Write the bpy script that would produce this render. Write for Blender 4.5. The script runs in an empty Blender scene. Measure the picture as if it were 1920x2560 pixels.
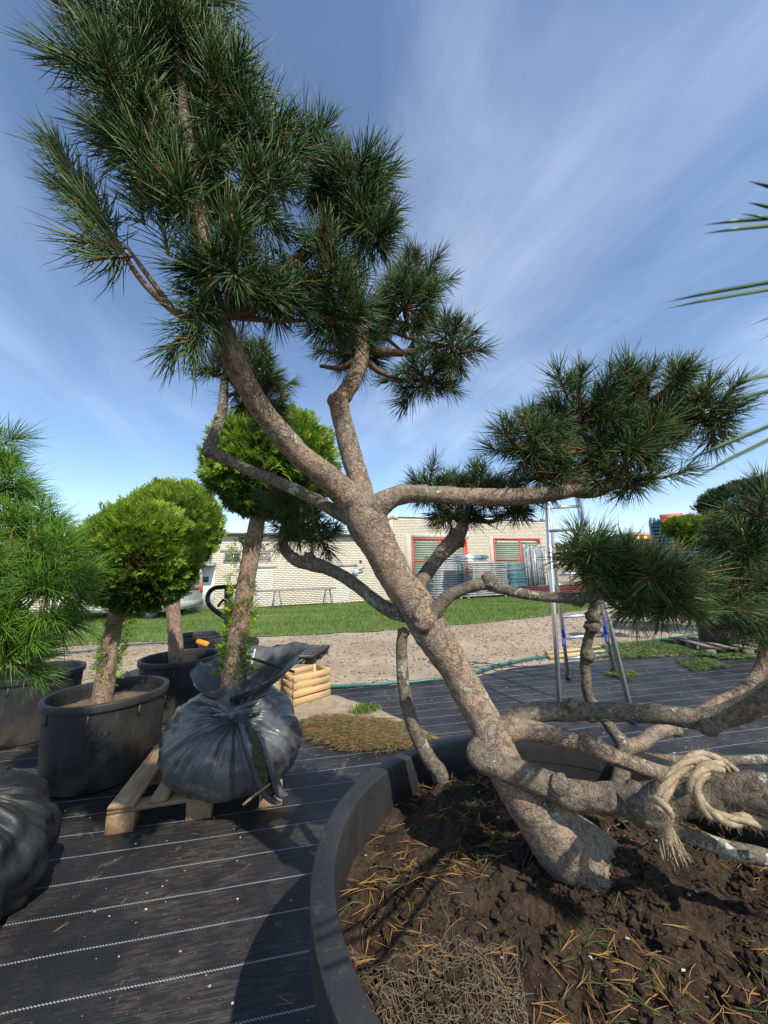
import bpy, math, random
import numpy as np
from mathutils import Vector, Matrix, noise as mnoise

rng = np.random.default_rng(11); random.seed(11)
sc = bpy.context.scene
col = sc.collection

# ------------------------------------------------------------------ camera
F, YH, ROLL, H = 920.0, 1430.0, 0.027, 1.5
TH = math.atan((YH-1280)/F)
_c, _s = math.cos(ROLL), math.sin(ROLL)
FV = np.array([0, math.cos(TH), math.sin(TH)]); U0 = np.array([0, -math.sin(TH), math.cos(TH)]); R0 = np.array([1., 0, 0])
CR = _c*R0-_s*U0; CU = _s*R0+_c*U0; CP = np.array([0, 0, H])
cam = bpy.data.cameras.new('camera'); camo = bpy.data.objects.new('camera', cam); col.objects.link(camo)
cam.sensor_fit = 'HORIZONTAL'; cam.sensor_width = 36; cam.lens = F/1920*36
cam.clip_start = 0.02; cam.clip_end = 3000
cam.dof.use_dof = True; cam.dof.focus_distance = 1.25; cam.dof.aperture_fstop = 13
camo.matrix_world = Matrix(((CR[0], CU[0], -FV[0], 0), (CR[1], CU[1], -FV[1], 0), (CR[2], CU[2], -FV[2], H), (0, 0, 0, 1)))
sc.camera = camo

# ------------------------------------------------------------------ light
SUN_EL, SUN_AZ = 47.0, 147.0            # azimuth clockwise from +Y
el, az = math.radians(SUN_EL), math.radians(SUN_AZ)
sund = Vector((math.sin(az)*math.cos(el), math.cos(az)*math.cos(el), math.sin(el)))
sl = bpy.data.lights.new('sun', 'SUN'); sl.energy = 4.2; sl.angle = math.radians(0.53); sl.color = (1, .95, .86)
so = bpy.data.objects.new('sun', sl); col.objects.link(so); so.rotation_euler = sund.to_track_quat('Z', 'Y').to_euler()
world = bpy.data.worlds.new('World'); sc.world = world; world.use_nodes = True
sc.view_settings.view_transform = 'Standard'; sc.view_settings.look = 'None'; sc.view_settings.exposure = 0.5; sc.view_settings.gamma = 1
sc.cycles.max_bounces = 5; sc.cycles.diffuse_bounces = 2; sc.cycles.glossy_bounces = 2; sc.cycles.transmission_bounces = 2; sc.cycles.caustics_reflective = False; sc.cycles.caustics_refractive = False
CLOUD = (5.1, 5.9, 7.3)
SKY_STRENGTH = 0.142

# ------------------------------------------------------------------ node helper
class NT:
    def __init__(s, nt): s.nt = nt
    def n(s, typ, ins=None, out=0, **props):
        nd = s.nt.nodes.new(typ)
        for k, v in props.items(): setattr(nd, k, v)
        for k, v in (ins or {}).items():
            sock = nd.inputs[k]
            if isinstance(v, bpy.types.NodeSocket): s.nt.links.new(v, sock)
            elif isinstance(v, bpy.types.Node): s.nt.links.new(v.outputs[0], sock)
            else:
                if isinstance(v, (tuple, list)) and len(v) == 3 and sock.type == 'RGBA': v = (*v, 1)
                sock.default_value = v
        return nd
    def math(s, op, a, b=0.0, c=None, clamp=False):
        i = {0: a, 1: b}
        if c is not None: i[2] = c
        nd = s.n('ShaderNodeMath', i, operation=op); nd.use_clamp = clamp
        return nd.outputs[0]
    def mix(s, fac, a, b):
        return s.n('ShaderNodeMix', {0: fac, 6: a, 7: b}, data_type='RGBA').outputs[2]
    def noise(s, vec, scale, detail=4, rough=.55, dist=0):
        nd = s.n('ShaderNodeTexNoise', {'Scale': scale, 'Detail': detail, 'Roughness': rough, 'Distortion': dist})
        if vec is not None: s.nt.links.new(vec, nd.inputs['Vector'])
        return nd.outputs[0]
    def ramp(s, fac, stops, interp='LINEAR'):
        nd = s.n('ShaderNodeValToRGB', {0: fac}); cr = nd.color_ramp; cr.interpolation = interp
        while len(cr.elements) < len(stops): cr.elements.new(.5)
        for e, (p, c) in zip(cr.elements, stops):
            e.position = p; e.color = (*c, 1) if len(c) == 3 else c
        return nd.outputs[0]
    def step(s, v, lo, hi):
        return s.n('ShaderNodeMapRange', {0: v, 1: lo, 2: hi, 3: 0.0, 4: 1.0}, interpolation_type='SMOOTHSTEP').outputs[0]

def mat(name):
    m = bpy.data.materials.new(name); m.use_nodes = True
    t = NT(m.node_tree); b = m.node_tree.nodes['Principled BSDF']
    return m, t, b
def L(t, a, b): t.nt.links.new(a, b)
def coords(t, kind='Object'): return t.n('ShaderNodeTexCoord').outputs[kind]
def bump(t, b, h, strength=.5, dist=.01):
    bn = t.n('ShaderNodeBump', {'Height': h, 'Strength': strength, 'Distance': dist}); L(t, bn.outputs[0], b.inputs['Normal'])

# sky: physical sky with thin cirrus streaks
t = NT(world.node_tree); bg = world.node_tree.nodes['Background']
sky = t.n('ShaderNodeTexSky', sky_type='NISHITA'); sky.sun_disc = False
sky.sun_elevation = el; sky.sun_rotation = az; sky.air_density = 1.0; sky.dust_density = .25; sky.ozone_density = 2.5
d = t.n('ShaderNodeTexCoord').outputs['Generated']
sx = t.n('ShaderNodeSeparateXYZ', {0: d})
zz = t.math('ADD', t.math('MAXIMUM', sx.outputs[2], 0.0), .18)
pv = t.n('ShaderNodeCombineXYZ', {0: t.math('DIVIDE', sx.outputs[0], zz), 1: t.math('DIVIDE', sx.outputs[1], zz), 2: 0.0}).outputs[0]
mp = t.n('ShaderNodeMapping', {0: t.n('ShaderNodeMapping', {0: pv, 2: (0, 0, math.radians(-108))}).outputs[0], 3: (.42, 1.05, 1)}).outputs[0]
n1 = t.noise(mp, 1.1, 7, .55, .7)
n2 = t.noise(pv, .75, 4, .5, .3)
n3 = t.noise(mp, 4.0, 6, .62, .6)
cl = t.math('ADD', t.math('MULTIPLY', n1, .60), t.math('ADD', t.math('MULTIPLY', n2, .50), t.math('MULTIPLY', n3, .12)))
cl = t.step(cl, .53, .90)
cl = t.math('MULTIPLY', cl, .62)
skc = t.mix(cl, sky.outputs[0], CLOUD)
L(t, skc, bg.inputs[0]); bg.inputs[1].default_value = SKY_STRENGTH

# ------------------------------------------------------------------ geometry helpers
def ray(px, py): return CR*(px-960)+CU*(1280-py)+FV*F
def at(px, py, Y):
    r = ray(px, py); return CP+r*(Y/r[1])
def gp(px, py, z=0.):
    r = ray(px, py); return CP+r*((z-H)/r[2])
def nrm(v):
    v = np.asarray(v, float); return v/np.maximum(np.linalg.norm(v, axis=-1, keepdims=True), 1e-9)

def ico(sub):
    p = (1+5**.5)/2
    v = [(-1, p, 0), (1, p, 0), (-1, -p, 0), (1, -p, 0), (0, -1, p), (0, 1, p), (0, -1, -p), (0, 1, -p), (p, 0, -1), (p, 0, 1), (-p, 0, -1), (-p, 0, 1)]
    f = [(0, 11, 5), (0, 5, 1), (0, 1, 7), (0, 7, 10), (0, 10, 11), (1, 5, 9), (5, 11, 4), (11, 10, 2), (10, 7, 6), (7, 1, 8), (3, 9, 4), (3, 4, 2), (3, 2, 6), (3, 6, 8), (3, 8, 9), (4, 9, 5), (2, 4, 11), (6, 2, 10), (8, 6, 7), (9, 8, 1)]
    v = [np.array(a, float)/np.linalg.norm(a) for a in v]
    for _ in range(sub):
        mid = {}; nf = []
        def m(a, b):
            k = (min(a, b), max(a, b))
            if k not in mid:
                q = v[a]+v[b]; v.append(q/np.linalg.norm(q)); mid[k] = len(v)-1
            return mid[k]
        for a, b, c in f:
            ab, bc, ca = m(a, b), m(b, c), m(c, a); nf += [(a, ab, ca), (b, bc, ab), (c, ca, bc), (ab, bc, ca)]
        f = nf
    return np.array(v), np.array(f)
ICO = {k: ico(k) for k in (0, 1, 2, 3)}

def catmull(P, per=6):
    P = np.asarray(P, float); Q = np.vstack([2*P[0]-P[1], P, 2*P[-1]-P[-2]]); out = []
    for i in range(1, len(Q)-2):
        for k in range(per):
            u = k/per; a, b, c_, d_ = Q[i-1:i+3]
            out.append(.5*((2*b)+(-a+c_)*u+(2*a-5*b+4*c_-d_)*u*u+(-a+3*b-3*c_+d_)*u**3))
    out.append(P[-1]); return np.array(out)

class MB:
    def __init__(s): s.V = []; s.F = []; s.T = []; s.n = 0
    def add(s, v, f, tint=0.5):
        v = np.asarray(v, float).reshape(-1, 3); s.V.append(v)
        fl = f if isinstance(f, list) else [f]
        for a in fl: s.F.append(np.asarray(a, int)+s.n)
        s.T.append(np.broadcast_to(np.asarray(tint, float), (len(v),)).copy()); s.n += len(v); return s
    def box(s, c, size, R=None, ch=0., tint=.5):
        """box with chamfered long edges; R columns are its axes, long axis = largest size"""
        size = np.asarray(size, float)/2; ax = int(np.argmax(size)); a1, a2 = [(1, 2), (2, 0), (0, 1)][ax]
        p, q = size[a1], size[a2]
        if ch > 0: sec = [(p, q-ch), (p-ch, q), (-p+ch, q), (-p, q-ch), (-p, -q+ch), (-p+ch, -q), (p-ch, -q), (p, -q+ch)]
        else: sec = [(p, q), (-p, q), (-p, -q), (p, -q)]
        k = len(sec); v = np.zeros((2*k, 3))
        for i, (x, y) in enumerate(sec):
            for j, e in enumerate((-1, 1)):
                v[j*k+i, ax] = e*size[ax]; v[j*k+i, a1] = x; v[j*k+i, a2] = y
        if R is not None: v = v@np.asarray(R).T
        v = v+np.asarray(c)
        i = np.arange(k); sd = np.stack([i, (i+1) % k, k+(i+1) % k, k+i], 1)
        return s.add(v, [sd, np.arange(k)[::-1][None], (k+np.arange(k))[None]], tint)
    def bar(s, a, b, w, h, up=(0, 0, 1), ch=0., tint=.5):
        a = np.asarray(a, float); b = np.asarray(b, float); x = nrm(b-a); y = nrm(np.cross(up, x)); z = np.cross(x, y)
        l = np.linalg.norm(b-a); R = np.stack([x, y, z], 1)
        return s.box((a+b)/2, (max(l, max(w, h)*1.0001), w, h), R, ch, tint) if l > max(w, h) else s.box((a+b)/2, (l, w, h), R, 0, tint)
    def tube(s, pts, rad, n=10, amp=0., freq=10., cap=True, tint=.5, flat=None):
        P = np.asarray(pts, float); m = len(P); r = np.broadcast_to(np.asarray(rad, float), (m,))
        T = nrm(np.gradient(P, axis=0)); N = np.zeros((m, 3)); a = np.array([0, 0, 1.]) if abs(T[0][2]) < .9 else np.array([1., 0, 0])
        N[0] = nrm(np.cross(T[0], a))
        for i in range(1, m):
            q = N[i-1]-T[i]*np.dot(N[i-1], T[i]); N[i] = nrm(q)
        B = np.cross(T, N); th = np.linspace(0, 2*np.pi, n, endpoint=False)
        dirs = N[:, None]*np.cos(th)[None, :, None]+B[:, None]*np.sin(th)[None, :, None]
        rr = np.repeat(r[:, None], n, 1)
        V = P[:, None]+dirs*rr[..., None]
        if amp:
            for i in range(m):
                for j in range(n):
                    p = V[i, j]*freq; q = mnoise.noise(Vector(p))+.5*mnoise.noise(Vector(p*2.7))+.22*mnoise.noise(Vector(p*7.1))
                    V[i, j] += dirs[i, j]*r[i]*amp*q
        i, j = np.meshgrid(np.arange(m-1), np.arange(n), indexing='ij')
        f = np.stack([i*n+j, i*n+(j+1) % n, (i+1)*n+(j+1) % n, (i+1)*n+j], -1).reshape(-1, 4)
        fs = [f]
        if cap: fs += [np.arange(n)[::-1][None], ((m-1)*n+np.arange(n))[None]]
        return s.add(V.reshape(-1, 3), fs, tint)
    def lathe(s, prof, c, n=48, tint=.5, wob=0.):
        c = np.asarray(c, float); m = len(prof); th = np.linspace(0, 2*np.pi, n, endpoint=False)
        V = np.array([[(c[0]+r*(1+wob*math.sin(2*a+1))*math.cos(a), c[1]+r*(1-wob*math.sin(2*a+1))*math.sin(a), c[2]+z) for a in th] for r, z in prof])
        i, j = np.meshgrid(np.arange(m-1), np.arange(n), indexing='ij')
        f = np.stack([i*n+j, i*n+(j+1) % n, (i+1)*n+(j+1) % n, (i+1)*n+j], -1).reshape(-1, 4)
        return s.add(V.reshape(-1, 3), f, tint)
    def blob(s, c, r, sub=2, amp=.2, freq=2., tint=.5, R=None):
        v, f = ICO[sub]; o = rng.uniform(0, 50, 3)
        k = np.array([1+amp*mnoise.noise(Vector(p*freq+o)) for p in v])
        w = v*k[:, None]*np.asarray(r)
        if R is not None: w = w@np.asarray(R).T
        return s.add(w+np.asarray(c), f, tint)
    def build(s, name, m, parent=None, smooth=False, local=False, loc=None):
        V = np.concatenate(s.V); me = bpy.data.meshes.new(name)
        if parent is None:
            o3 = np.array(loc if loc is not None else [V[:, 0].mean(), V[:, 1].mean(), V[:, 2].min()])
        else: o3 = np.zeros(3) if local else ORG[parent.name]
        V = V-o3
        lt = np.concatenate([np.full(len(f), f.shape[1]) for f in s.F]); li = np.concatenate([f.ravel() for f in s.F])
        me.vertices.add(len(V)); me.vertices.foreach_set('co', V.astype(np.float32).ravel())
        me.loops.add(len(li)); me.loops.foreach_set('vertex_index', li.astype(np.int32))
        me.polygons.add(len(lt)); me.polygons.foreach_set('loop_start', np.concatenate([[0], np.cumsum(lt)[:-1]]).astype(np.int32))
        if smooth: me.polygons.foreach_set('use_smooth', np.ones(len(lt), bool))
        at_ = me.attributes.new('tint', 'FLOAT', 'POINT'); at_.data.foreach_set('value', np.concatenate(s.T).astype(np.float32))
        me.update(calc_edges=True)
        if m is not None: me.materials.append(m)
        o = bpy.data.objects.new(name, me); col.objects.link(o)
        if parent is not None:
            o.parent = parent; ORG[o.name] = np.zeros(3) if local else ORG[parent.name]
        else:
            o.location = o3; ORG[o.name] = o3
        return o
ORG = {}
def tag(o, label=None, cat=None, group=None, kind=None):
    if label: o['label'] = label
    if cat: o['category'] = cat
    if group: o['group'] = group
    if kind: o['kind'] = kind
    return o
def thing(name, label, cat, loc, rz=0., group=None):
    o = bpy.data.objects.new(name, None); col.objects.link(o); o.location = tuple(loc); o.rotation_euler = (0, 0, rz)
    o.empty_display_size = .1; ORG[o.name] = np.array(loc, float); return tag(o, label, cat, group)
def inst(name, src, parent, loc, rot=(0, 0, 0), scale=(1, 1, 1)):
    o = bpy.data.objects.new(name, src.data if hasattr(src, 'data') else src); col.objects.link(o); o.parent = parent
    o.location = tuple(loc); o.rotation_euler = rot; o.scale = scale; return o
def copy_tree(o, parent=None):
    c = o.copy(); col.objects.link(c); c.parent = parent
    for ch in o.children: copy_tree(ch, c)
    return c

# ------------------------------------------------------------------ materials
def m_plain(name, c1, c2=None, rough=.6, scale=8., metal=0., bstr=.15, bdist=.004, spec=.5, stretch=None):
    m, t, b = mat(name); v = coords(t)
    if stretch: v = t.n('ShaderNodeMapping', {0: v, 3: stretch}).outputs[0]
    n = t.noise(v, scale, 6, .6)
    L(t, t.mix(t.step(n, .3, .7), c1, c2 or c1), b.inputs['Base Color'])
    b.inputs['Roughness'].default_value = rough; b.inputs['Metallic'].default_value = metal; b.inputs['Specular IOR Level'].default_value = spec
    if bstr: bump(t, b, t.noise(v, scale*4, 5, .6), bstr, bdist)
    return m
def m_tint(name, stops, rough=.5, spec=.35, sss=0.):
    m, t, b = mat(name); a = t.n('ShaderNodeAttribute', attribute_name='tint').outputs['Fac']
    L(t, t.ramp(a, stops), b.inputs['Base Color']); b.inputs['Roughness'].default_value = rough; b.inputs['Specular IOR Level'].default_value = spec
    if sss:
        tr = t.n('ShaderNodeBsdfTranslucent', {0: t.ramp(a, stops)}); mx = t.n('ShaderNodeMixShader', {0: sss, 1: b.outputs[0], 2: tr.outputs[0]})
        L(t, mx.outputs[0], m.node_tree.nodes['Material Output'].inputs[0])
    return m
def m_bark(name, base, dark, warm, lichen_amt=.5, scale=1., crk=.42):
    m, t, b = mat(name); v = coords(t)
    big = t.noise(v, 9*scale, 5, .6); fine = t.noise(v, 60*scale, 6, .7)
    vo = t.n('ShaderNodeTexVoronoi', {'Vector': t.n('ShaderNodeMapping', {0: t.n('ShaderNodeVectorMath', {0: v, 1: t.n('ShaderNodeTexNoise', {'Vector': v, 'Scale': 30*scale}).outputs['Color']}, operation='MULTIPLY_ADD', ).outputs[0] if False else v, 3: (1, 1, .55)}).outputs[0], 'Scale': 75*scale, 'Randomness': 1.}, feature='DISTANCE_TO_EDGE')
    crack = t.step(vo.outputs[0], 0., .16)
    c = t.mix(t.step(big, .35, .68), base, warm)
    c = t.mix(t.math('MULTIPLY', t.step(fine, .44, .60), .8), c, dark)
    c = t.mix(t.math('MULTIPLY', t.math('SUBTRACT', 1., crack), .16), c, dark)
    # crusty grey-green lichen patches
    lp = t.noise(v, 16*scale, 8, .68, .4); lm = t.step(lp, .63-.1*lichen_amt, .665-.1*lichen_amt)
    lm = t.math('MULTIPLY', lm, t.step(t.noise(v, 3.2*scale, 3, .5), .40, .56))
    lcol = t.mix(t.step(t.noise(v, 120, 3), .4, .6), (.30, .31, .22), (.58, .57, .45))
    c = t.mix(lm, c, lcol)
    # pale speckles
    sp = t.step(t.noise(v, 130*scale, 3, .5), .66, .74)
    c = t.mix(t.math('MULTIPLY', sp, .5), c, (.42, .38, .33))
    L(t, c, b.inputs['Base Color']); b.inputs['Roughness'].default_value = .85; b.inputs['Specular IOR Level'].default_value = .2
    h = t.math('ADD', t.math('MULTIPLY', crack, .12), t.math('ADD', t.math('MULTIPLY', fine, .7), t.math('ADD', t.math('MULTIPLY', big, .8), t.math('MULTIPLY', lm, .5))))
    # thin flaking scales with crisp edges
    ws = t.n('ShaderNodeVectorMath', {0: v, 1: t.n('ShaderNodeVectorMath', {0: t.n('ShaderNodeTexNoise', {'Vector': v, 'Scale': 22*scale}).outputs['Color'], 1: (.05, .05, .05)}, operation='MULTIPLY').outputs[0]}, operation='ADD').outputs[0]
    fl = t.n('ShaderNodeTexVoronoi', {'Vector': t.n('ShaderNodeMapping', {0: ws, 3: (1, 1, 1.7)}).outputs[0], 'Scale': 42*scale, 'Randomness': 1.}, feature='F1')
    fe = t.n('ShaderNodeSeparateColor', {0: fl.outputs['Color']}).outputs[0]
    flk = t.math('MULTIPLY', t.step(t.noise(v, 5*scale, 3, .5), .42, .60), t.step(fe, .45, .6))
    c = t.mix(t.math('MULTIPLY', flk, .6), c, t.mix(t.noise(v, 40, 3), dark, warm))
    ve = t.n('ShaderNodeTexVoronoi', {'Vector': t.n('ShaderNodeMapping', {0: ws, 3: (1, 1, 1.7)}).outputs[0], 'Scale': 42*scale, 'Randomness': 1.}, feature='DISTANCE_TO_EDGE').outputs[0]
    ed = t.math('MULTIPLY', t.math('SUBTRACT', 1., t.step(ve, .0, .05)), t.step(t.noise(v, 7*scale, 4, .6), .42, .58))
    c = t.mix(t.math('MULTIPLY', ed, crk), c, tuple(x*.5 for x in dark))
    L(t, c, b.inputs['Base Color'])
    h = t.math('ADD', t.math('MULTIPLY', h, .55), t.math('ADD', t.math('MULTIPLY', t.math('MULTIPLY', fe, t.step(t.noise(v, 5*scale, 3, .5), .38, .56)), .5), t.math('MULTIPLY', t.noise(v, 170*scale, 4, .7), .35)))
    h = t.math('SUBTRACT', h, t.math('MULTIPLY', ed, crk*.6)); bump(t, b, h, 1., .016)
    return m

M_bark = m_bark('pine_bark', (.31, .245, .18), (.13, .10, .078), (.42, .285, .185), .6)
M_bark2 = m_bark('grey_pine_bark', (.19, .165, .125), (.08, .067, .053), (.27, .205, .14), .9, 1., .2)
M_twig = m_plain('twig_bark', (.11, .065, .04), (.22, .12, .06), .85, 60, bstr=.6)
NEED = [(0, (.030, .062, .022)), (.45, (.072, .138, .042)), (.8, (.15, .22, .056)), (.93, (.22, .24, .065)), (.955, (.33, .15, .035)), (1, (.36, .13, .05))]
M_need = m_tint('pine_needles', NEED, .46, .35, .25)
M_needL = m_tint('bright_pine_needles', [(0, (.04, .11, .014)), (.5, (.105, .24, .024)), (.9, (.20, .38, .034)), (.98, (.15, .30, .035)), (1, (.42, .18, .06))], .4, .4, .2)
M_bud = m_plain('pine_bud', (.36, .16, .07), (.50, .30, .18), .7, 90, bstr=.6)
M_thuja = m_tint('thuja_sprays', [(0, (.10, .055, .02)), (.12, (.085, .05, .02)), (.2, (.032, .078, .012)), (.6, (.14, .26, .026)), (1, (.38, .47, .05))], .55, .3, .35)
M_topi = m_tint('dark_topiary_sprays', [(0, (.05, .035, .015)), (.15, (.012, .032, .010)), (.6, (.025, .065, .015)), (1, (.06, .12, .025))], .6, .3, .15)
M_tbark = m_bark('thuja_bark', (.30, .20, .13), (.13, .085, .06), (.42, .30, .21), .0, .8, .3)
M_pot = None
def m_pot():
    m, t, b = mat('black_pot_plastic'); v = coords(t)
    n = t.noise(v, 5, 6, .6); sp = t.math('MULTIPLY', t.step(t.noise(v, 160, 2, .5), .66, .74), .5)
    sz = t.n('ShaderNodeSeparateXYZ', {0: v}).outputs[2]
    dust = t.math('MULTIPLY', t.step(sz, .34, -.02), t.step(n, .35, .62))
    c = t.mix(t.step(n, .35, .7), (.015, .0147, .0145), (.025, .0245, .024))
    c = t.mix(t.math('MULTIPLY', dust, .6), c, (.15, .12, .085)); c = t.mix(t.math('MULTIPLY', sp, .6), c, (.24, .20, .15)); scr = t.step(t.noise(t.n('ShaderNodeMapping', {0: v, 3: (1, 1, .12)}).outputs[0], 30, 6, .7), .58, .68); c = t.mix(t.math('MULTIPLY', scr, .3), c, (.10, .085, .065))
    L(t, c, b.inputs['Base Color']); L(t, t.math('ADD', .42, t.math('MULTIPLY', n, .25)), b.inputs['Roughness']); bump(t, b, t.noise(v, 70, 4), .12, .003); return m
M_pot = m_pot()
def m_film():
    m, t, b = mat('black_plastic_film'); v = coords(t); n = t.noise(v, 6, 5, .6)
    L(t, t.mix(t.step(n, .35, .7), (.07, .07, .071), (.14, .14, .142)), b.inputs['Base Color'])
    L(t, t.math('ADD', .2, t.math('MULTIPLY', n, .2)), b.inputs['Roughness']); b.inputs['Specular IOR Level'].default_value = .6
    h = t.math('ADD', t.noise(v, 9, 5, .55, 1.4), t.math('MULTIPLY', t.noise(v, 30, 3, .5, 1.5), .25)); bump(t, b, h, .6, .012); return m
M_film = m_film()
def m_wood(name, c1, c2, rough=.75, ax=0, bs=.5):
    m, t, b = mat(name); v = coords(t); st = [1., 1., 1.]; st[ax] = .07
    w = t.n('ShaderNodeMapping', {0: v, 3: tuple(st)}).outputs[0]
    oi = t.n('ShaderNodeObjectInfo').outputs['Random']
    w2 = t.n('ShaderNodeVectorMath', {0: w, 1: t.n('ShaderNodeCombineXYZ', {0: t.math('MULTIPLY', oi, 9.), 1: t.math('MULTIPLY', oi, 7.), 2: oi}).outputs[0]}, operation='ADD').outputs[0]
    g = t.noise(w2, 70, 5, .6, .6); k = t.noise(w2, 12, 4, .6)
    c = t.mix(t.step(t.math('ADD', t.math('MULTIPLY', g, .6), t.math('MULTIPLY', k, .4)), .36, .64), c1, c2)
    c = t.mix(t.math('MULTIPLY', oi, .35), c, tuple(x*.6 for x in c1))
    L(t, c, b.inputs['Base Color']); b.inputs['Roughness'].default_value = rough; bump(t, b, g, bs, .003); return m
M_wood = m_wood('weathered_wood', (.28, .18, .095), (.48, .325, .18), .8, 1)
M_woodn = m_wood('fresh_wood', (.58, .37, .16), (.66, .44, .21), .6, 0, .12)
M_alu = m_plain('aluminium', (.62, .63, .65), (.72, .73, .75), .32, 20, .9, .05)
M_alud = m_plain('dull_aluminium', (.20, .21, .22), (.40, .41, .42), .6, 3, .05, .05)
M_teal = m_plain('teal_steel', (.05, .15, .19), (.09, .21, .25), .5, 10, .2, .05)
M_red = m_plain('red_painted_steel', (.40, .055, .03), (.50, .08, .04), .55, 8)
M_redd = m_plain('dark_red_steel', (.13, .03, .03), (.20, .05, .045), .6, 8)
M_conc = m_plain('weathered_concrete', (.33, .31, .27), (.46, .43, .37), .9, 5, bstr=.4)
M_stucco = m_plain('grey_stucco', (.36, .32, .26), (.46, .41, .33), .95, 3, bstr=.4)
M_mortar = m_plain('mortar', (.59, .52, .41), (.64, .57, .45), .95, 6, bstr=.3)
def m_brick(name, stops):
    m, t, b = mat(name); v = coords(t, 'Object'); a = t.n('ShaderNodeAttribute', attribute_name='tint').outputs['Fac']; oi = t.n('ShaderNodeObjectInfo').outputs['Random']
    r = t.math('FRACT', t.math('ADD', a, t.math('MULTIPLY', oi, 1.)))
    c = t.mix(t.math('MULTIPLY', t.noise(v, 3, 5, .6), .5), t.ramp(r, stops), (.40, .34, .25))
    L(t, c, b.inputs['Base Color']); b.inputs['Roughness'].default_value = .9; bump(t, b, t.noise(v, 60, 4), .3, .003); return m
M_brick = m_brick('cream_brick', [(0, (.64, .565, .44)), (.5, (.67, .595, .465)), (1, (.70, .63, .50))])
M_brickw = m_brick('white_brick', [(0, (.66, .62, .54)), (1, (.78, .74, .67))])
M_green = m_wood('faded_green_planks', (.20, .25, .17), (.34, .38, .28), .85, 0)
M_door = m_plain('white_door_paint', (.66, .69, .64), (.74, .76, .71), .55, 4)
M_glass = m_plain('window_glass', (.14, .17, .17), (.22, .25, .24), .12, 2, bstr=0, spec=.8)
M_glassd = m_plain('dark_glass', (.02, .025, .025), (.04, .045, .045), .12, 2, bstr=0, spec=.8)
M_roof = m_plain('dark_roof_felt', (.05, .048, .045), (.11, .105, .10), .85, 9, bstr=.5)
M_white = m_plain('white_paint', (.78, .78, .76), (.82, .82, .80), .35, 6, bstr=0)
M_car = m_plain('white_car_paint', (.76, .75, .68), (.80, .79, .72), .25, 4, bstr=0)
M_tyre = m_plain('tyre_rubber', (.025, .025, .025), (.04, .04, .04), .8, 20)
M_black = m_plain('black_plastic', (.014, .014, .015), (.024, .024, .026), .5, 12)
M_steelb = m_plain('black_painted_steel', (.012, .012, .013), (.02, .02, .021), .35, 12, bstr=.05)
M_orange = m_plain('orange_grip', (.75, .20, .02), (.8, .25, .03), .5, 20)
M_blue = m_plain('blue_plastic', (.03, .06, .45), (.04, .08, .5), .45, 20, bstr=0)
M_lblue = m_plain('pale_blue_metal', (.30, .42, .52), (.42, .53, .62), .5, 20)
M_hose = m_plain('green_hose', (.015, .10, .085), (.03, .14, .11), .4, 30, bstr=.1)
M_hosed = m_plain('grey_green_hose', (.035, .075, .08), (.06, .10, .10), .5, 30, bstr=.1)
M_rope = m_plain('jute_rope', (.25, .185, .11), (.40, .31, .20), .95, 60, bstr=.8, bdist=.003)
M_stone = m_plain('grey_stone', (.30, .30, .29), (.45, .45, .43), .9, 8, bstr=.6)
M_moss = m_plain('moss', (.05, .055, .012), (.13, .12, .03), .95, 40, bstr=1., bdist=.02)
M_yel = m_plain('yellow_reflector', (.85, .62, .03), (.9, .68, .05), .4, 5, bstr=0)
M_strapr = m_plain('red_strap', (.62, .10, .07), (.70, .15, .10), .7, 9)
M_strapb = m_plain('blue_strap', (.08, .25, .60), (.10, .30, .66), .7, 9)
M_soilw = m_plain('dry_soil', (.10, .065, .035), (.20, .14, .075), .95, 14, bstr=1., bdist=.03)

# ------------------------------------------------------------------ setting: ground, fabric, grass
def m_dirt():
    m, t, b = mat('packed_dirt'); v = coords(t)
    a = t.noise(v, .7, 6, .6); f = t.noise(v, 9, 6, .65); g = t.noise(v, 55, 4, .6)
    c = t.mix(t.step(a, .35, .65), (.29, .225, .15), (.41, .335, .235))
    c = t.mix(t.math('MULTIPLY', t.step(f, .45, .7), .6), c, (.22, .165, .11))
    c = t.mix(t.math('MULTIPLY', t.step(g, .6, .72), .6), c, (.50, .42, .33))
    L(t, c, b.inputs['Base Color']); b.inputs['Roughness'].default_value = .95; b.inputs['Specular IOR Level'].default_value = .15
    bump(t, b, t.math('ADD', f, t.math('MULTIPLY', g, .4)), .8, .03); return m
M_dirt = m_dirt()
gm = MB(); n = 60
xs = np.concatenate([np.linspace(-900, -30, 8), np.linspace(-24, 30, 100), np.linspace(36, 900, 8)]); ys = np.concatenate([np.linspace(-300, -6, 5), np.linspace(-4, 30, 80), np.linspace(36, 1500, 8)])
X, Y = np.meshgrid(xs, ys)
Z = np.array([[0.012*mnoise.noise(Vector((x*.5, y*.7, 3)))-.012 if abs(x) < 40 and y < 40 else -.03 for x in xs] for y in ys])
i, j = np.meshgrid(np.arange(len(ys)-1), np.arange(len(xs)-1), indexing='ij'); w = len(xs)
gm.add(np.stack([X, Y, Z], -1).reshape(-1, 3), np.stack([i*w+j, i*w+j+1, (i+1)*w+j+1, (i+1)*w+j], -1).reshape(-1, 4))
tag(gm.build('ground', M_dirt, smooth=True, loc=(0, 0, 0)), kind='structure')

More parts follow.
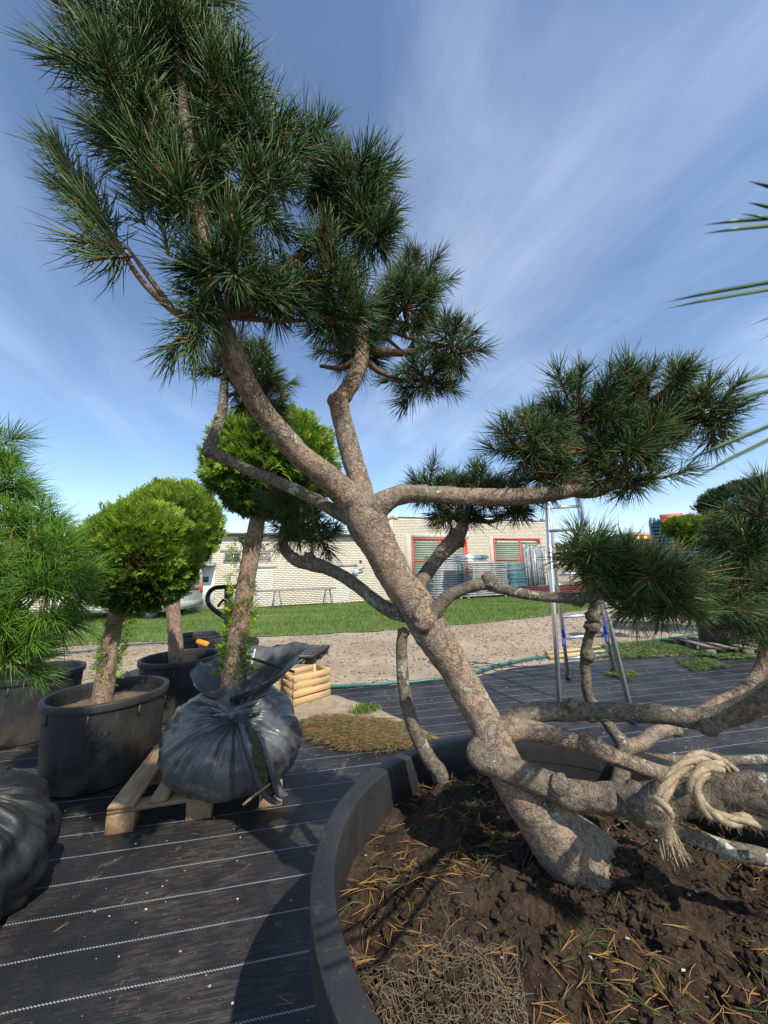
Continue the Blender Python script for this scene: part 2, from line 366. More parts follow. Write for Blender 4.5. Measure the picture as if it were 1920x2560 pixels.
LINE_A = math.radians(10.5)
def m_fabric():
    m, t, b = mat('woven_ground_cover'); v = coords(t)
    r = t.n('ShaderNodeMapping', {0: v, 2: (0, 0, -LINE_A)}).outputs[0]
    wob = t.math('MULTIPLY', t.math('SUBTRACT', t.noise(v, .9, 2), .5), .035)
    s = t.n('ShaderNodeSeparateXYZ', {0: r}); yy = t.math('ADD', s.outputs[1], wob)
    zig = t.math('MULTIPLY', t.math('SUBTRACT', t.math('PINGPONG', s.outputs[0], .006), .003), 1.1)
    dl = t.math('ABSOLUTE', t.math('SUBTRACT', t.math('PINGPONG', t.math('ADD', t.math('ADD', yy, zig), 39.4), .0985), 0.0))
    line = t.math('SUBTRACT', 1., t.step(dl, .0012, .0022))
    worn = t.step(t.noise(v, 5, 4, .6), .28, .45)
    line = t.math('MULTIPLY', line, t.math('ADD', .45, t.math('MULTIPLY', worn, .55)))
    n = t.noise(v, 1.6, 6, .62); f = t.noise(t.n('ShaderNodeMapping', {0: r, 3: (1.2, 8, 1)}).outputs[0], 7, 5, .65); sp = t.step(t.noise(v, 95, 3, .5), .66, .74)
    rib = t.math('PINGPONG', yy, .005)
    c = t.mix(t.step(n, .3, .7), (.011, .0105, .0115), (.020, .0195, .021))
    dust = t.math('MULTIPLY', t.step(n, .42, .68), t.step(f, .4, .66))
    c = t.mix(t.math('MULTIPLY', dust, .62), c, (.12, .098, .07))
    mud = t.step(t.noise(v, 3.1, 7, .7, 1.5), .60, .66); c = t.mix(t.math('MULTIPLY', mud, .45), c, (.17, .14, .10))
    c = t.mix(t.math('MULTIPLY', t.math('MULTIPLY', sp, t.step(n, .35, .6)), .7), c, (.22, .18, .13))
    c = t.mix(line, c, (.36, .37, .39))
    L(t, c, b.inputs['Base Color']); b.inputs['Roughness'].default_value = .55; b.inputs['Specular IOR Level'].default_value = .42
    h = t.math('ADD', t.math('MULTIPLY', rib, 30.), t.math('MULTIPLY', f, 1.1)); h = t.math('ADD', h, t.math('MULTIPLY', line, .2))
    bump(t, b, h, .5, .007); return m
M_fab = m_fabric()
def poly(name, pts, z, m, jit=0., sub=10):
    P = [np.array(p[:2], float) for p in pts]; out = []
    for a, b in zip(P, P[1:]+P[:1]):
        k = max(1, int(np.linalg.norm(b-a)*sub)) if jit else 1
        for q in range(k):
            p = a+(b-a)*q/k
            if jit: p = p+jit*np.array([mnoise.noise(Vector((p[0]*2.3, p[1]*2.3, 1))), mnoise.noise(Vector((p[0]*2.3, p[1]*2.3, 9)))])+jit*.4*np.array([mnoise.noise(Vector((p[0]*9, p[1]*9, 1))), mnoise.noise(Vector((p[0]*9, p[1]*9, 9)))])
            out.append(p)
    b = MB(); V = np.array([(p[0], p[1], z) for p in out]); b.add(V, np.arange(len(V))[None]); return b.build(name, m, loc=(0, 0, 0)), np.array(out)
def inside(P, pts):
    x, y = pts[:, 0], pts[:, 1]; r = np.zeros(len(pts), bool); j = len(P)-1
    for i in range(len(P)):
        xi, yi, xj, yj = *P[i], *P[j]
        r ^= ((yi > y) != (yj > y)) & (x < (xj-xi)*(y-yi)/(yj-yi+1e-12)+xi); j = i
    return r
fab = [(-7, -3), (-7, 3.2), (-4.6, 3.35), gp(205, 1790), gp(500, 1752), gp(700, 1730), gp(830, 1722), gp(1010, 1712), gp(1190, 1692), gp(1300, 1668), gp(1370, 1660), gp(1480, 1652), gp(1620, 1642), gp(1750, 1640), gp(1920, 1640), (9, 6.4), (9, -3)]
o, FABP = poly('ground_cover_fabric', fab, .008, M_fab, .05); tag(o, kind='structure')

def m_grassg():
    m, t, b = mat('grass_soil'); v = coords(t); n = t.noise(v, 1.2, 5); c = t.mix(t.step(n, .35, .65), (.09, .15, .03), (.15, .19, .05)); c = t.mix(t.math('MULTIPLY', t.step(t.noise(v, 7, 4), .58, .7), .4), c, (.22, .18, .09))
    L(t, c, b.inputs['Base Color']); b.inputs['Roughness'].default_value = 1.; bump(t, b, t.noise(v, 40, 4), 1., .04); return m
gpts = [(-22, gp(300, 1612)[1]-.6), gp(150, 1618), gp(300, 1607), gp(640, 1592), gp(900, 1580), gp(1100, 1566), gp(1250, 1553), gp(1400, 1535), gp(1480, 1520), gp(1520, 1503), (14, 23), (20, 40), (-26, 40)]
o, GRASSP = poly('grass_ground', gpts, .006, m_grassg(), .18, 3); tag(o, kind='structure')
M_grass = m_tint('grass_blades', [(0, (.06, .12, .014)), (.6, (.13, .22, .03)), (.9, (.24, .30, .07)), (1, (.36, .32, .15))], .6, .3, .3)
def blades(b, P, hgt, wid, lean=.5, tints=None, z0=.0):
    n = len(P); a = rng.uniform(0, 2*np.pi, n); h = hgt*rng.uniform(.5, 1.25, n); w = wid*rng.uniform(.7, 1.3, n); la = rng.uniform(0, 2*np.pi, n); le = lean*rng.uniform(.1, 1, n)*h
    dx = np.stack([np.cos(a), np.sin(a), 0*a], 1)*w[:, None]; ln = np.stack([np.cos(la), np.sin(la), 0*a], 1)*le[:, None]; up = np.zeros((n, 3)); up[:, 2] = h
    V = np.stack([P-dx, P+dx, P+dx*.7+up*.55+ln*.35, P-dx*.7+up*.55+ln*.35, P+up+ln], 1).reshape(-1, 3); k = np.arange(n)*5
    t_ = tints if tints is not None else rng.beta(2, 2.2, n)
    b.add(V, [np.stack([k, k+1, k+2, k+3], 1), np.stack([k+3, k+2, k+4], 1)], np.repeat(t_, 5))
q = np.stack([rng.uniform(-15, 9, 260000), 6.5+16*rng.random(260000)**1.35], 1); q = q[inside(GRASSP, q)]
q = q[(np.abs(q[:, 0]/q[:, 1]) < 1.1)][:75000]
b = MB(); nz = np.array([mnoise.noise(Vector((p[0]*.6, p[1]*.9, 0))) for p in q]); blades(b, np.c_[q, np.full(len(q), .004)], .075, .007, .7, np.clip(rng.beta(2, 2.4, len(q))+.5*nz, 0, 1))
tag(b.build('grass', M_grass, loc=(0, 0, 0)), 'short mown grass in front of the brick building', 'grass', kind='stuff')

# ------------------------------------------------------------------ brick building
WA = math.radians(20.0); WD = np.array([math.cos(WA), math.sin(WA), 0]); WN = np.array([-WD[1], WD[0], 0])
W0 = gp(512, 1526)
def wu(px, py, off=0.):
    """pixel to wall coordinates (along, height) on the facade plane moved off metres towards the camera"""
    r = ray(px, py); k = np.dot(W0-WN*off-CP, WN)/np.dot(r, WN); p = CP+r*k
    return float(np.dot(p-W0, WD)), float(p[2])
def wbox(x0, y0, x1, y1):
    a, z1 = wu(x0, y0); c, z0 = wu(x1, y1); return a, c, z0, z1
BLD = thing('brick_building', 'long cream brick workshop with flat roof behind the lawn', 'building', W0, WA)
uT = wu(986, 1400)[0]; uE = wu(1392, 1400)[0]; zlow = wu(540, 1338)[1]; zhigh = wu(1000, 1296)[1]; uL = -11.5
Z3 = lambda x, y: (420+x/3.456, 1320+y/3.456)
Z2 = lambda x, y: (880+x/3.072, 1270+y/3.072)
def zb(fn, x0, y0, x1, y1): return wbox(*fn(x0, y0), *fn(x1, y1))
wins = [zb(Z3, 245, 213, 372, 303), zb(Z3, 482, 213, 628, 303), zb(Z3, 760, 210, 893, 292), zb(Z3, 1035, 206, 1130, 294)]
lint = [zb(Z3, 200, 180, 405, 209), zb(Z3, 450, 178, 920, 208), zb(Z3, 740, 318, 940, 347), zb(Z3, 1388, 303, 1640, 332)]
infl = [zb(Z3, 738, 350, 905, 655), zb(Z3, 1423, 335, 1573, 640)]
infl = [(a, c, 0., z1) for a, c, z0, z1 in infl]
dr = zb(Z3, 218, 350, 388, 712); dr = (dr[0], dr[1], 0.03, dr[3])
gar = [zb(Z2, 455, 232, 902, 600), zb(Z2, 1082, 232, 1475, 600)]; gar = [(a, c, 0.05, z1) for a, c, z0, z1 in gar]
stu = [(gar[0][0]-.42, gar[0][0], 0., gar[0][3]+.22), (gar[0][0]+.0, gar[0][1]+.12, gar[0][3], gar[0][3]+.22), (gar[1][0]-.32, gar[1][0], 0., gar[1][3]+.15)]
holes = wins+lint+infl+[dr]+gar+stu
DEP = 9.0
b = MB(); b.box(((uL+uT)/2, DEP/2, zlow/2), (uT-uL, DEP, zlow)); b.build('wall', M_mortar, BLD, local=True)
b = MB(); b.box(((uE+uT)/2, DEP/2+.003, zhigh/2), (uE-uT, DEP, zhigh)); b.build('wall', M_mortar, BLD, local=True)
BW, BH, GP, PR = .25, .088, .009, .003
br = []
def lay(u0, u1, z0, z1, skip, test=None):
    r = 0; z = z0
    while z+BH-GP <= z1+.001:
        u = u0-(BW/2 if r % 2 else 0)
        while u < u1-.02:
            a, c = max(u, u0), min(u+BW-GP, u1)
            segs = [(a, c)]
            for h in skip:
                if h[2] < z+BH-GP-.01 and h[3] > z+.01:
                    ns = []
                    for s0, s1 in segs:
                        if h[1] <= s0 or h[0] >= s1: ns.append((s0, s1)); continue
                        if h[0] > s0: ns.append((s0, h[0]))
                        if h[1] < s1: ns.append((h[1], s1))
                    segs = ns
            for s0, s1 in segs:
                if s1-s0 > .03: br.append((s0, s1, z, z+BH-GP))
            u += BW
        z += BH; r += 1
lay(uL, uT, 0.02, zlow-.02, holes); lay(uT, uE, 0.02, zhigh-.02, holes)
main = list(br); br.clear()
for h in infl: lay(*h, [])
whites = list(br)
def brickmesh(rows, b):
    A = np.array(rows); n = len(A); k = np.arange(n)*8; z = np.zeros(n)
    V = np.stack([np.stack([A[:, x], z+y, A[:, q]], 1) for x, y, q in ((0, 0.01, 2), (1, 0.01, 2), (1, 0.01, 3), (0, 0.01, 3), (0, -PR, 2), (1, -PR, 2), (1, -PR, 3), (0, -PR, 3))], 1).reshape(-1, 3)
    b.add(V, [np.stack(f, 1) for f in ((k+4, k+5, k+6, k+7), (k, k+4, k+7, k+3), (k+5, k+1, k+2, k+6), (k+7, k+6, k+2, k+3), (k, k+1, k+5, k+4))], np.repeat(rng.random(n), 8))
full = [q for q in main if abs(q[1]-q[0]-(BW-GP)) < .001 and dr[1]+.1 < q[0] < infl[1][1] and q[2] > .3]
full.sort(key=lambda q: q[0]); single = full[:300]; ss = set(single)
b = MB(); brickmesh([q for q in main if q not in ss], b); tag(b.build('brickwork', M_brick, BLD, local=True), kind='stuff')
b = MB(); brickmesh(whites, b); tag(b.build('white_brick_infill', M_brickw, BLD, local=True), 'whitewashed bricks filling old doorways', kind='stuff')
bm = MB(); brickmesh([(0, BW-GP, 0, BH-GP)], bm); b0 = bm.build('brick', M_brick, BLD, local=True)
for k, q in enumerate(single):
    if k == 0: b0.location = (q[0], 0, q[2])
    else: inst('brick', b0, BLD, (q[0], 0, q[2]))
def part(name, m, parent, *boxes, smooth=False, ch=0.):
    b = MB()
    for (x0, x1, y0, y1, z0, z1) in boxes: b.box(((x0+x1)/2, (y0+y1)/2, (z0+z1)/2), (x1-x0, y1-y0, z1-z0), ch=ch)
    return b.build(name, m, parent, local=True, smooth=smooth)
for a, c, z0, z1 in lint: part('lintel', M_conc, BLD, (a, c, -.02, .05, z0, z1))
for a, c, z0, z1 in stu: part('stucco_surround', M_stucco, BLD, (a, c, -.017, .05, z0, z1))
for k, (a, c, z0, z1) in enumerate(wins):
    wf = part('window', M_conc, BLD, (a, a+.05, -.018, .06, z0, z1), (c-.05, c, -.018, .06, z0, z1), (a+.05, c-.05, -.018, .06, z1-.05, z1), (a+.05, c-.05, -.03, .06, z0, z0+.05))
    part('pane', M_glassd if k == 0 else M_glass, wf, (a+.05, c-.05, .0, .02, z0+.05, z1-.05))
a, c, z0, z1 = dr
do = part('door', M_door, BLD, (a, c, -.04, .04, z0, z1))
q = zb(Z3, 248, 423, 352, 467); part('pane', M_glassd, do, (q[0], q[1], -.05, -.041, q[2], q[3])); part('glazing_bar', M_door, do, ((q[0]+q[1])/2-.012, (q[0]+q[1])/2+.012, -.056, -.0505, q[2], q[3]))
part('handle', M_alu, do, (a+.08, a+.11, -.09, -.041, 1.0, 1.16))
q = zb(Z3, 222, 310, 405, 345); b = MB(); b.box(((q[0]+q[1])/2-.3, -.42, q[3]-.05), (q[1]-q[0]+.7, .85, .05), np.array([[1, 0, 0], [0, math.cos(.12), -math.sin(.12)], [0, math.sin(.12), math.cos(.12)]])); b.build('awning', M_alud, BLD, local=True)
b = MB(); b.tube([(a-.22, -.12, .05), (a-.22, -.12, 2.4)], .05, 10); b.build('drainpipe', M_roof, BLD, local=True)
b = MB(); b.box(((uL+uT)/2-.02, DEP/2-.12, zlow+.05), (uT-uL, DEP+.3, .10)); rl = b.build('roof', M_roof, BLD, local=True)
b = MB()
u = uL
while u < uT-.5:
    w = random.uniform(.25, .7); b.box((u+w/2, -.20+random.uniform(-.02, .02), zlow+.055+random.uniform(-.02, .03)), (w, .04, random.uniform(.05, .11)), tint=random.random()); u += w*random.uniform(.9, 1.5)
b.build('torn_felt_edge', M_conc, rl, local=True)
b = MB(); b.box(((uE+uT)/2+.02, DEP/2, zhigh+.05), (uE-uT-.1, DEP-.02, .10)); b.build('roof', M_roof, BLD, local=True)
b = MB(); b.box((uT+.14, DEP/2, zhigh+.10), (.30, DEP+.1, .28)); b.build('parapet', M_brick, BLD, local=True); b = MB(); b.box((uE-.3, .3, zhigh+.12), (.5, .5, .34)); b.build('chimney', M_brick, BLD, local=True)
b = MB(); b.box((uL-1+.5+(uT-uL)*.5, -.013, zlow-.10), (uT-uL+1, .03, .06)) if False else b.box((uT-.6, -.05, zlow-.4), (.04, .07, .04)); b.build('bracket', M_conc, BLD, local=True)
def vent(px, py): 
    u_, z_ = wu(px, py); return part('vent', M_glassd, BLD, (u_-.07, u_+.07, -.014, .0, z_-.07, z_+.07))
vent(*Z3(435, 168)); vent(*Z2(66, 412))
for (a, c, z0, z1), mull, rail in ((gar[0], (670, 862), (410,)), (gar[1], (1290,), (400,))):
    mu = [wu(*Z2(m, 300))[0] for m in mull]; ra = [wu(*Z2((455 if a == gar[0][0] else 1082)+20, r))[1] for r in rail]
    gd = part('garage_door', M_red, BLD, (a, a+.09, -.06, .0, z0, z1), (c-.09, c, -.06, .0, z0, z1), (a+.09, c-.09, -.058, .0, z1-.10, z1))
    for k in (a+.09, c-.09-.18):
        b = MB(); s_ = 1 if k == a+.09 else -1; b.bar((a+.09 if s_ > 0 else c-.09, -.055, z1-.28), (a+.28 if s_ > 0 else c-.28, -.055, z1-.10), .02, .07, (0, 1, 0)); b.build('corner_brace', M_red, gd, local=True)
    for m in mu: part('mullion', M_red, gd, (m-.06, m+.06, -.056, .0, z0, z1-.10))
    for r in ra: part('rail', M_red, gd, (a+.09, c-.09, -.05, .0, r-.05, r+.05))
    xs_ = [a+.09]+mu+[c-.09]
    for x0, x1 in zip(xs_, xs_[1:]):
        pl = None; z = z0
        while z < z1-.2:
            if pl is None: pl = part('plank', M_green, gd, (-(x1-x0)/2+.03, (x1-x0)/2-.03, -.02, .0, .0, .122)); pl.location = ((x0+x1)/2, random.uniform(-.012, 0), z)
            else: inst('plank', pl, gd, ((x0+x1)/2, random.uniform(-.014, 0), z), (0, random.uniform(-.004, .004), 0))
            z += .13

def wl(u, off, z): return W0+WD*u-WN*off+np.array([0, 0, z])
# long plank bench on trestles along the wall
bu0 = wu(*Z3(553, 530), .9)[0]; bu1 = wu(*Z3(1445, 510), .9)[0]; bz = wu(*Z3(900, 540), .9)[1]
M_bench = m_plain('grey_bench_wood', (.20, .19, .17), (.30, .28, .25), .85, 3)
BN = thing('plank_bench', 'long plank workbench on steel trestles along the brick wall', 'bench', wl(bu0, .9, 0), WA)
ln = bu1-bu0
b = MB(); b.box((ln/2, 0, bz), (ln, .34, .10), ch=.008); b.build('tabletop', M_bench, BN, local=True)
for x in (.25, 1.95, ln-.35):
    b = MB()
    for dx in (-.22, .22):
        b.bar((x+dx*.4, -.12, bz-.04), (x+dx, -.24, 0), .035, .035); b.bar((x+dx*.4, .12, bz-.04), (x+dx, .24, 0), .035, .035)
    b.bar((x-.15, -.19, bz*.45), (x+.15, -.19, bz*.45), .03, .03); b.build('trestle', M_alud, BN, local=True)
# pale blue machine part hung on the wall
u_, z_ = wu(*Z2(30, 490), .15)
HG = thing('hanging_pulley', 'pale blue metal pulley block hanging from wires on brick wall', 'pulley', wl(u_, .15, z_), WA)
b = MB(); b.lathe([(0, -.05), (.13, -.05), (.15, -.02), (.15, .02), (.13, .05), (0, .05)], (0, 0, 0), 20)
v = b.V[0].copy(); b.V[0] = v[:, [0, 2, 1]]; b.build('body', M_lblue, HG, local=True, smooth=True)
b = MB(); b.bar((.1, 0, .05), (.46, -.03, .2), .06, .05); b.build('arm', M_black, HG, local=True)
b = MB(); b.tube([(-.05, 0, .1), (.03, .1, .42)], .006, 5); b.tube([(.1, 0, .12), (.03, .1, .42)], .006, 5); b.build('wire', M_black, HG, local=True)

# ------------------------------------------------------------------ scaffolding yard
def yard(px, py, off): u_, _ = wu(px, py, off); return wl(u_, off, 0)
def ypx(px0, px1, y, off): return wu(px0, y, off)[0], wu(px1, y, off)[0]
def stack(name, label, px0, px1, ytop, off, dep, lay_h, m, ends=None, z0=.1, perf=False, cat='scaffolding'):
    u0, u1 = ypx(px0, px1, 1430, off); zt = wu((px0+px1)/2, ytop, off)[1]; w = u1-u0
    T = thing(name, label, cat, wl(u0, off, z0 if z0 > .3 else 0), WA, 'scaffold stacks by the brick building'); zb_ = T.location.z
    z = z0-zb_; src = None; es = None
    if z0 <= .3:
        for x in (.15, w-.25): part('bearer', M_wood, T, (x, x+.1, 0, dep, 0, z0-.005))
    while z < zt-zb_-lay_h*.6:
        dx = random.uniform(-.04, .04)
        if src is None:
            b = MB(); b.box((w/2, dep/2, lay_h*.45), (w, dep, lay_h*.72), ch=.006)
            if perf:
                for x in np.arange(.12, w-.1, .16): b.box((x, -.012, lay_h*.45), (.075, .03, lay_h*.34), tint=0)
            else: b.box((w/2, -.004, lay_h*.2), (w, .03, lay_h*.16))
            src = b.build('deck', m, T, local=True); src.location = (dx, 0, z)
            if ends:
                b = MB(); e0, e1 = (w-.35*min(1, w), w) if ends == 'r' else (0, .3)
                b.box(((e0+e1)/2, dep/2, lay_h*.45), (e1-e0, dep+.012, lay_h*.76)); es = b.build('end_cap', M_teal, src, local=True)
        else:
            q_ = inst('deck', src, T, (dx, random.uniform(-.03, .03), z))
            if es is not None: inst('end_cap', es, q_, (0, 0, 0))
        z += lay_h
    return T
stack('scaffold_deck_stack', 'tall stack of silver scaffold decks left of the perforated ones', 1082, 1158, 1389, 1.9, 1.0, .115, M_alud, 'r')
stack('scaffold_deck_stack', 'wide stack of perforated scaffold decks with teal ends', 1160, 1268, 1404, 2.0, 1.1, .105, M_alud, None, perf=True)
stack('scaffold_deck_stack', 'stack of teal ended decks at right end of perforated stack', 1272, 1314, 1408, 2.0, 1.1, .085, M_teal, None)
stack('scaffold_deck_stack', 'small bundle of light tubes lying on the tall silver stack', 1150, 1222, 1386, 3.2, .6, .06, M_alu, 'r', wu(1186, 1402, 3.2)[1])
# upright panels leaning
u0, u1 = ypx(1314, 1345, 1430, 1.6); zt = wu(1330, 1361, 1.6)[1]
UP = thing('upright_panels', 'row of grey scaffold panels standing on end behind the frame', 'scaffolding', wl(u0, 1.6, 0), WA)
w = (u1-u0+.6)/9; src = part('panel', M_alud, UP, (0, w*.62, 0, .14, .0, zt), (w*.12, w*.5, -.02, 0, .1, zt-.1))
for k in range(1, 9): inst('panel', src, UP, (k*w, random.uniform(-.05, .05), 0), scale=(1, 1, random.choice((.9, .97, 1.0, .94))))
def frame(name, label, pxl, pxr, ytop, ybot, off, m1, m2):
    u0, u1 = ypx(pxl, pxr, 1430, off); zt = wu(pxl, ytop, off)[1]; w = u1-u0
    T = thing(name, label, 'scaffolding', wl(u0, off, 0), WA)
    for x in (0, w):
        b = MB(); b.tube([(x, 0, .05), (x, 0, zt)], .028, 8); b.build('post', m1, T, local=True)
    for k, z in enumerate(np.linspace(.55, zt-.03, 4)):
        b = MB(); b.tube([(0, 0, z), (w, 0, z)], .024, 8); b.build('rail', m2, T, local=True)
    for x in (0, w):
        b = MB(); b.lathe([(0, 0), (.08, 0), (.08, .012), (.02, .02), (.02, .07)], (x, 0, 0), 12); b.build('foot', M_blue, T, local=True)
frame('scaffolding_gate', 'teal and silver scaffold frame standing beside the stepladder', 1340, 1368, 1366, 1468, 2.6, M_alu, M_teal)
frame('scaffolding_gate', 'second silver scaffold frame half hidden by pine needles', 1380, 1424, 1380, 1463, 2.4, M_alu, M_alu)
u0, u1 = ypx(1308, 1490, 1430, 2.9)
RB = thing('steel_beams', 'pile of dark red steel beams on the grass behind the ladder', 'beams', wl(u0, 2.9, 0), WA)
for k, (y, z) in enumerate(((0, .22), (.35, .22), (.16, .42), (.5, .42))):
    b = MB(); x0 = random.uniform(-.2, .3); x1 = u1-u0+random.uniform(-.6, .3)
    for dz in (-.085, .085): b.box(((x0+x1)/2, y, z+dz), (x1-x0, .12, .02))
    b.box(((x0+x1)/2, y, z), (x1-x0, .03, .15)); b.build('beam', M_redd, RB, local=True)
for x in (.5, 1.8): part('bearer', M_wood, RB, (x, x+.1, -.1, .6, 0, .12))
def lattice(label, pa, pb, z=.1):
    a = gp(*pa); c = gp(*pb); L_ = np.linalg.norm(c-a); ang = math.atan2(c[1]-a[1], c[0]-a[0])
    T = thing('lattice_girder', label, 'girder', a, ang, 'lattice girders on the grass')
    for y, zz_ in ((0, .05), (.42, .28)):
        b = MB(); b.tube([(0, y, zz_), (L_, y, zz_)], .024, 8); b.build('chord', M_alu, T, local=True)
    k = int(L_/.32)
    src = None
    for i_ in range(k):
        x0, x1 = i_*.32, (i_+1)*.32; y0, y1 = (0, .42) if i_ % 2 == 0 else (.42, 0); f_ = lambda y: .05 if y == 0 else .28
        b = MB(); b.tube([(x0, y0, f_(y0)), (x1, y1, f_(y1))], .014, 6); b.build('brace', M_alu, T, local=True)
lattice('silver lattice girder lying in grass below the tall deck stack', (1078, 1474), (1165, 1479))
lattice('short lattice girder lying in grass right of the grey boulder', (1165, 1494), (1236, 1487))
p = gp(1097, 1494); b = MB(); b.blob(p+np.array([0, 0, .14]), (.26, .22, .2), 2, .3, 1.5)
tag(b.build('boulder', M_stone, smooth=True), 'grey boulder in the grass beside the girders', 'boulder')
M_weed = m_tint('reddish_weed', [(0, (.07, .05, .03)), (.5, (.16, .07, .05)), (1, (.10, .14, .03))], .7)
p = gp(1058, 1492); b = MB(); n = 500; P = p+rng.normal(0, 1, (n, 3))*np.array([.22, .2, 0]); P[:, 2] = 0; blades(b, P, 1.0, .012, .5, rng.random(n))
for k in range(9): b.tube([p+rng.normal(0, .1, 3)*np.array([1, 1, 0]), p+np.array([random.uniform(-.3, .3), random.uniform(-.2, .2), random.uniform(.7, 1.1)])], .008, 5, tint=0.)
tag(b.build('weed_clump', M_weed), 'reddish weed clump growing at the foot of the wall', 'plant')

# ------------------------------------------------------------------ van
wc = gp(367, 1549)
VAN = thing('parked_van', 'white van parked on the lawn behind the clipped conifers', 'van', (wc[0]+.95, wc[1]+.0, 0), math.radians(-4))
def loft(b, secs, cap=True):
    """secs: list of (x, [(y,z)...]) closed sections"""
    n = len(secs[0][1]); V = np.array([[(x, y, z) for y, z in s_] for x, s_ in secs]); m = len(secs)
    i, j = np.meshgrid(np.arange(m-1), np.arange(n), indexing='ij')
    f = np.stack([i*n+j, (i+1)*n+j, (i+1)*n+(j+1) % n, i*n+(j+1) % n], -1).reshape(-1, 4); fs = [f]
    if cap: fs += [np.arange(n)[None], ((m-1)*n+np.arange(n))[::-1][None]]
    b.add(V.reshape(-1, 3), fs)
def vsec(zl, zt, wy=1.9, top=.82):
    o_ = []; 
    for y, z in ((.06, zl), (.0, zl+.12), (.0, zl+(zt-zl)*.45), (.04, zl+(zt-zl)*.62), (.13, zt-.12), (.24, zt-.02), (.5, zt)): o_.append((y, z))
    return o_+[(wy-y, z) for y, z in o_[::-1]]
b = MB(); loft(b, [(-4.75, vsec(.35, .85)), (-4.6, vsec(.28, 1.0)), (-3.7, vsec(.26, 1.18)), (-3.0, vsec(.26, 1.85)), (-2.6, vsec(.26, 1.95)), (-.6, vsec(.26, 1.97)), (-.08, vsec(.28, 1.93)), (0, vsec(.34, 1.86))]); b.build('body', M_car, VAN, local=True, smooth=False)
b = MB(); b.box((-.06, .95, .46), (.22, 1.92, .24), ch=.04); b.build('bumper', M_alud, VAN, local=True)
b = MB(); loft(b, [(-1.42, [(-.008, .3), (-.008, .55), (-.004, .55), (-.004, .3)]), (-1.3, [(-.008, .3), (-.008, .72), (-.004, .72), (-.004, .3)]), (-.6, [(-.008, .3), (-.008, .72), (-.004, .72), (-.004, .3)]), (-.48, [(-.008, .3), (-.008, .55), (-.004, .55), (-.004, .3)])]); b.build('wheel_arch', M_black, VAN, local=True)
for x in (-.95, -3.85):
    for y in (.10, 1.8):
        b = MB(); b.lathe([(.20, -.09), (.30, -.1), (.335, -.06), (.335, .06), (.30, .1), (.20, .09)], (0, 0, 0), 28); v = b.V[0].copy(); b.V[0] = v[:, [0, 2, 1]]; ty = b.build('wheel', M_tyre, VAN, local=True, smooth=True); ty.location = (x, y-.01, .335)
        b = MB(); b.lathe([(0, -.07), (.06, -.085), (.2, -.075), (.215, -.06), (.215, 0)], (0, 0, 0), 24); v = b.V[0].copy(); b.V[0] = v[:, [0, 2, 1]]
        for k in range(9):
            a_ = k*2*math.pi/9; b.bar((.05*math.cos(a_), -.088, .05*math.sin(a_)), (.2*math.cos(a_), -.088, .2*math.sin(a_)), .035, .02, (0, 1, 0))
        b.build('rim', M_alud, ty, local=True)
part('tail_lamp', M_red, VAN, (-.03, .02, .02, .16, .85, 1.25)); part('tail_lamp', M_red, VAN, (-.03, .02, 1.74, 1.88, .85, 1.25))
part('door_trim', M_black, VAN, (.0, .03, .3, 1.6, .98, 1.06))
pl = part('number_plate', M_white, VAN, (.003, .035, .62, 1.14, .84, .96))
b = MB()
for k, y in enumerate((.68, .75, .82, .95, 1.02, 1.09)): b.box((.037, y, .90), (.004, .045, .07))
b.build('plate_characters', M_black, pl, local=True)
part('rear_window', M_glassd, VAN, (.0, .025, .3, 1.6, 1.2, 1.62)); part('side_window', M_glassd, VAN, (-2.3, -1.4, -.002, .08, 1.2, 1.6)) 
part('side_moulding', M_alud, VAN, (-3.3, -1.5, -.02, .01, .62, .70))

# ------------------------------------------------------------------ trailer with scaffold load
TX0, TY = (1629-960)/F*14, 14.0
TR = thing('loaded_trailer', 'grey flatbed trailer loaded with teal scaffold panels and red straps', 'trailer', (TX0, TY, 0), math.radians(-34))
part('bed', M_black, TR, (-.1, 6.5, 0, 2.4, 1.12, 1.32))
for k in range(6): part('side_board', M_alud, TR, (1.4, 6.4, -.03, .03, 1.35+k*.23, 1.35+k*.23+.215))
src = None; x = 0.
while x < 2.2:
    h = random.uniform(3.15, 3.32)
    if src is None: src = part('panel', M_teal, TR, (0, .075, .1, 2.2, 1.33, 3.3)); 
    else: inst('panel', src, TR, (x, random.uniform(-.05, .05), 1.33*(1-h/3.3)), scale=(1, 1, h/3.3))
    x += .115
for k in range(12): part('panel_rail', M_teal, TR, (-.01, 2.15, .02, .09, 1.5+k*.13, 1.55+k*.13))
b = MB(); b.bar((.15, -.02, 2.1), (.62, -.02, 3.3), .012, .10, (0, 1, 0)); b.build('strap', M_strapr, TR, local=True)
part('strap_flag', M_strapr, TR, (.3, 1.0, -.035, .0, 3.05, 3.36))
b = MB(); b.bar((1.5, -.05, 1.5), (2.05, -.05, 3.4), .012, .10, (0, 1, 0)); b.build('strap', M_strapr, TR, local=True)
b = MB(); b.bar((2.95, -.06, 1.45), (3.0, -.06, 2.75), .012, .12, (0, 1, 0)); b.build('strap', M_strapb, TR, local=True)
for x in (1.2, 2.2, 4.5):
    b = MB(); b.lathe([(.2, -.14), (.45, -.15), (.5, -.1), (.5, .1), (.45, .15), (.2, .14)], (0, 0, 0), 24); v = b.V[0].copy(); b.V[0] = v[:, [0, 2, 1]]; wq = b.build('wheel', M_tyre, TR, local=True); wq.location = (x, .3, .5)
p = at(1600, 1345, 21); TK = thing('parked_truck', 'distant truck tail with red and yellow reflector boards', 'truck', (p[0], p[1], 0), 0)
part('body', M_roof, TK, (-.55, 3.0, 0, 6, .6, p[2]+.32)); part('chassis', M_black, TK, (-.5, 2.9, .2, 5.8, .35, .6)); b = MB()
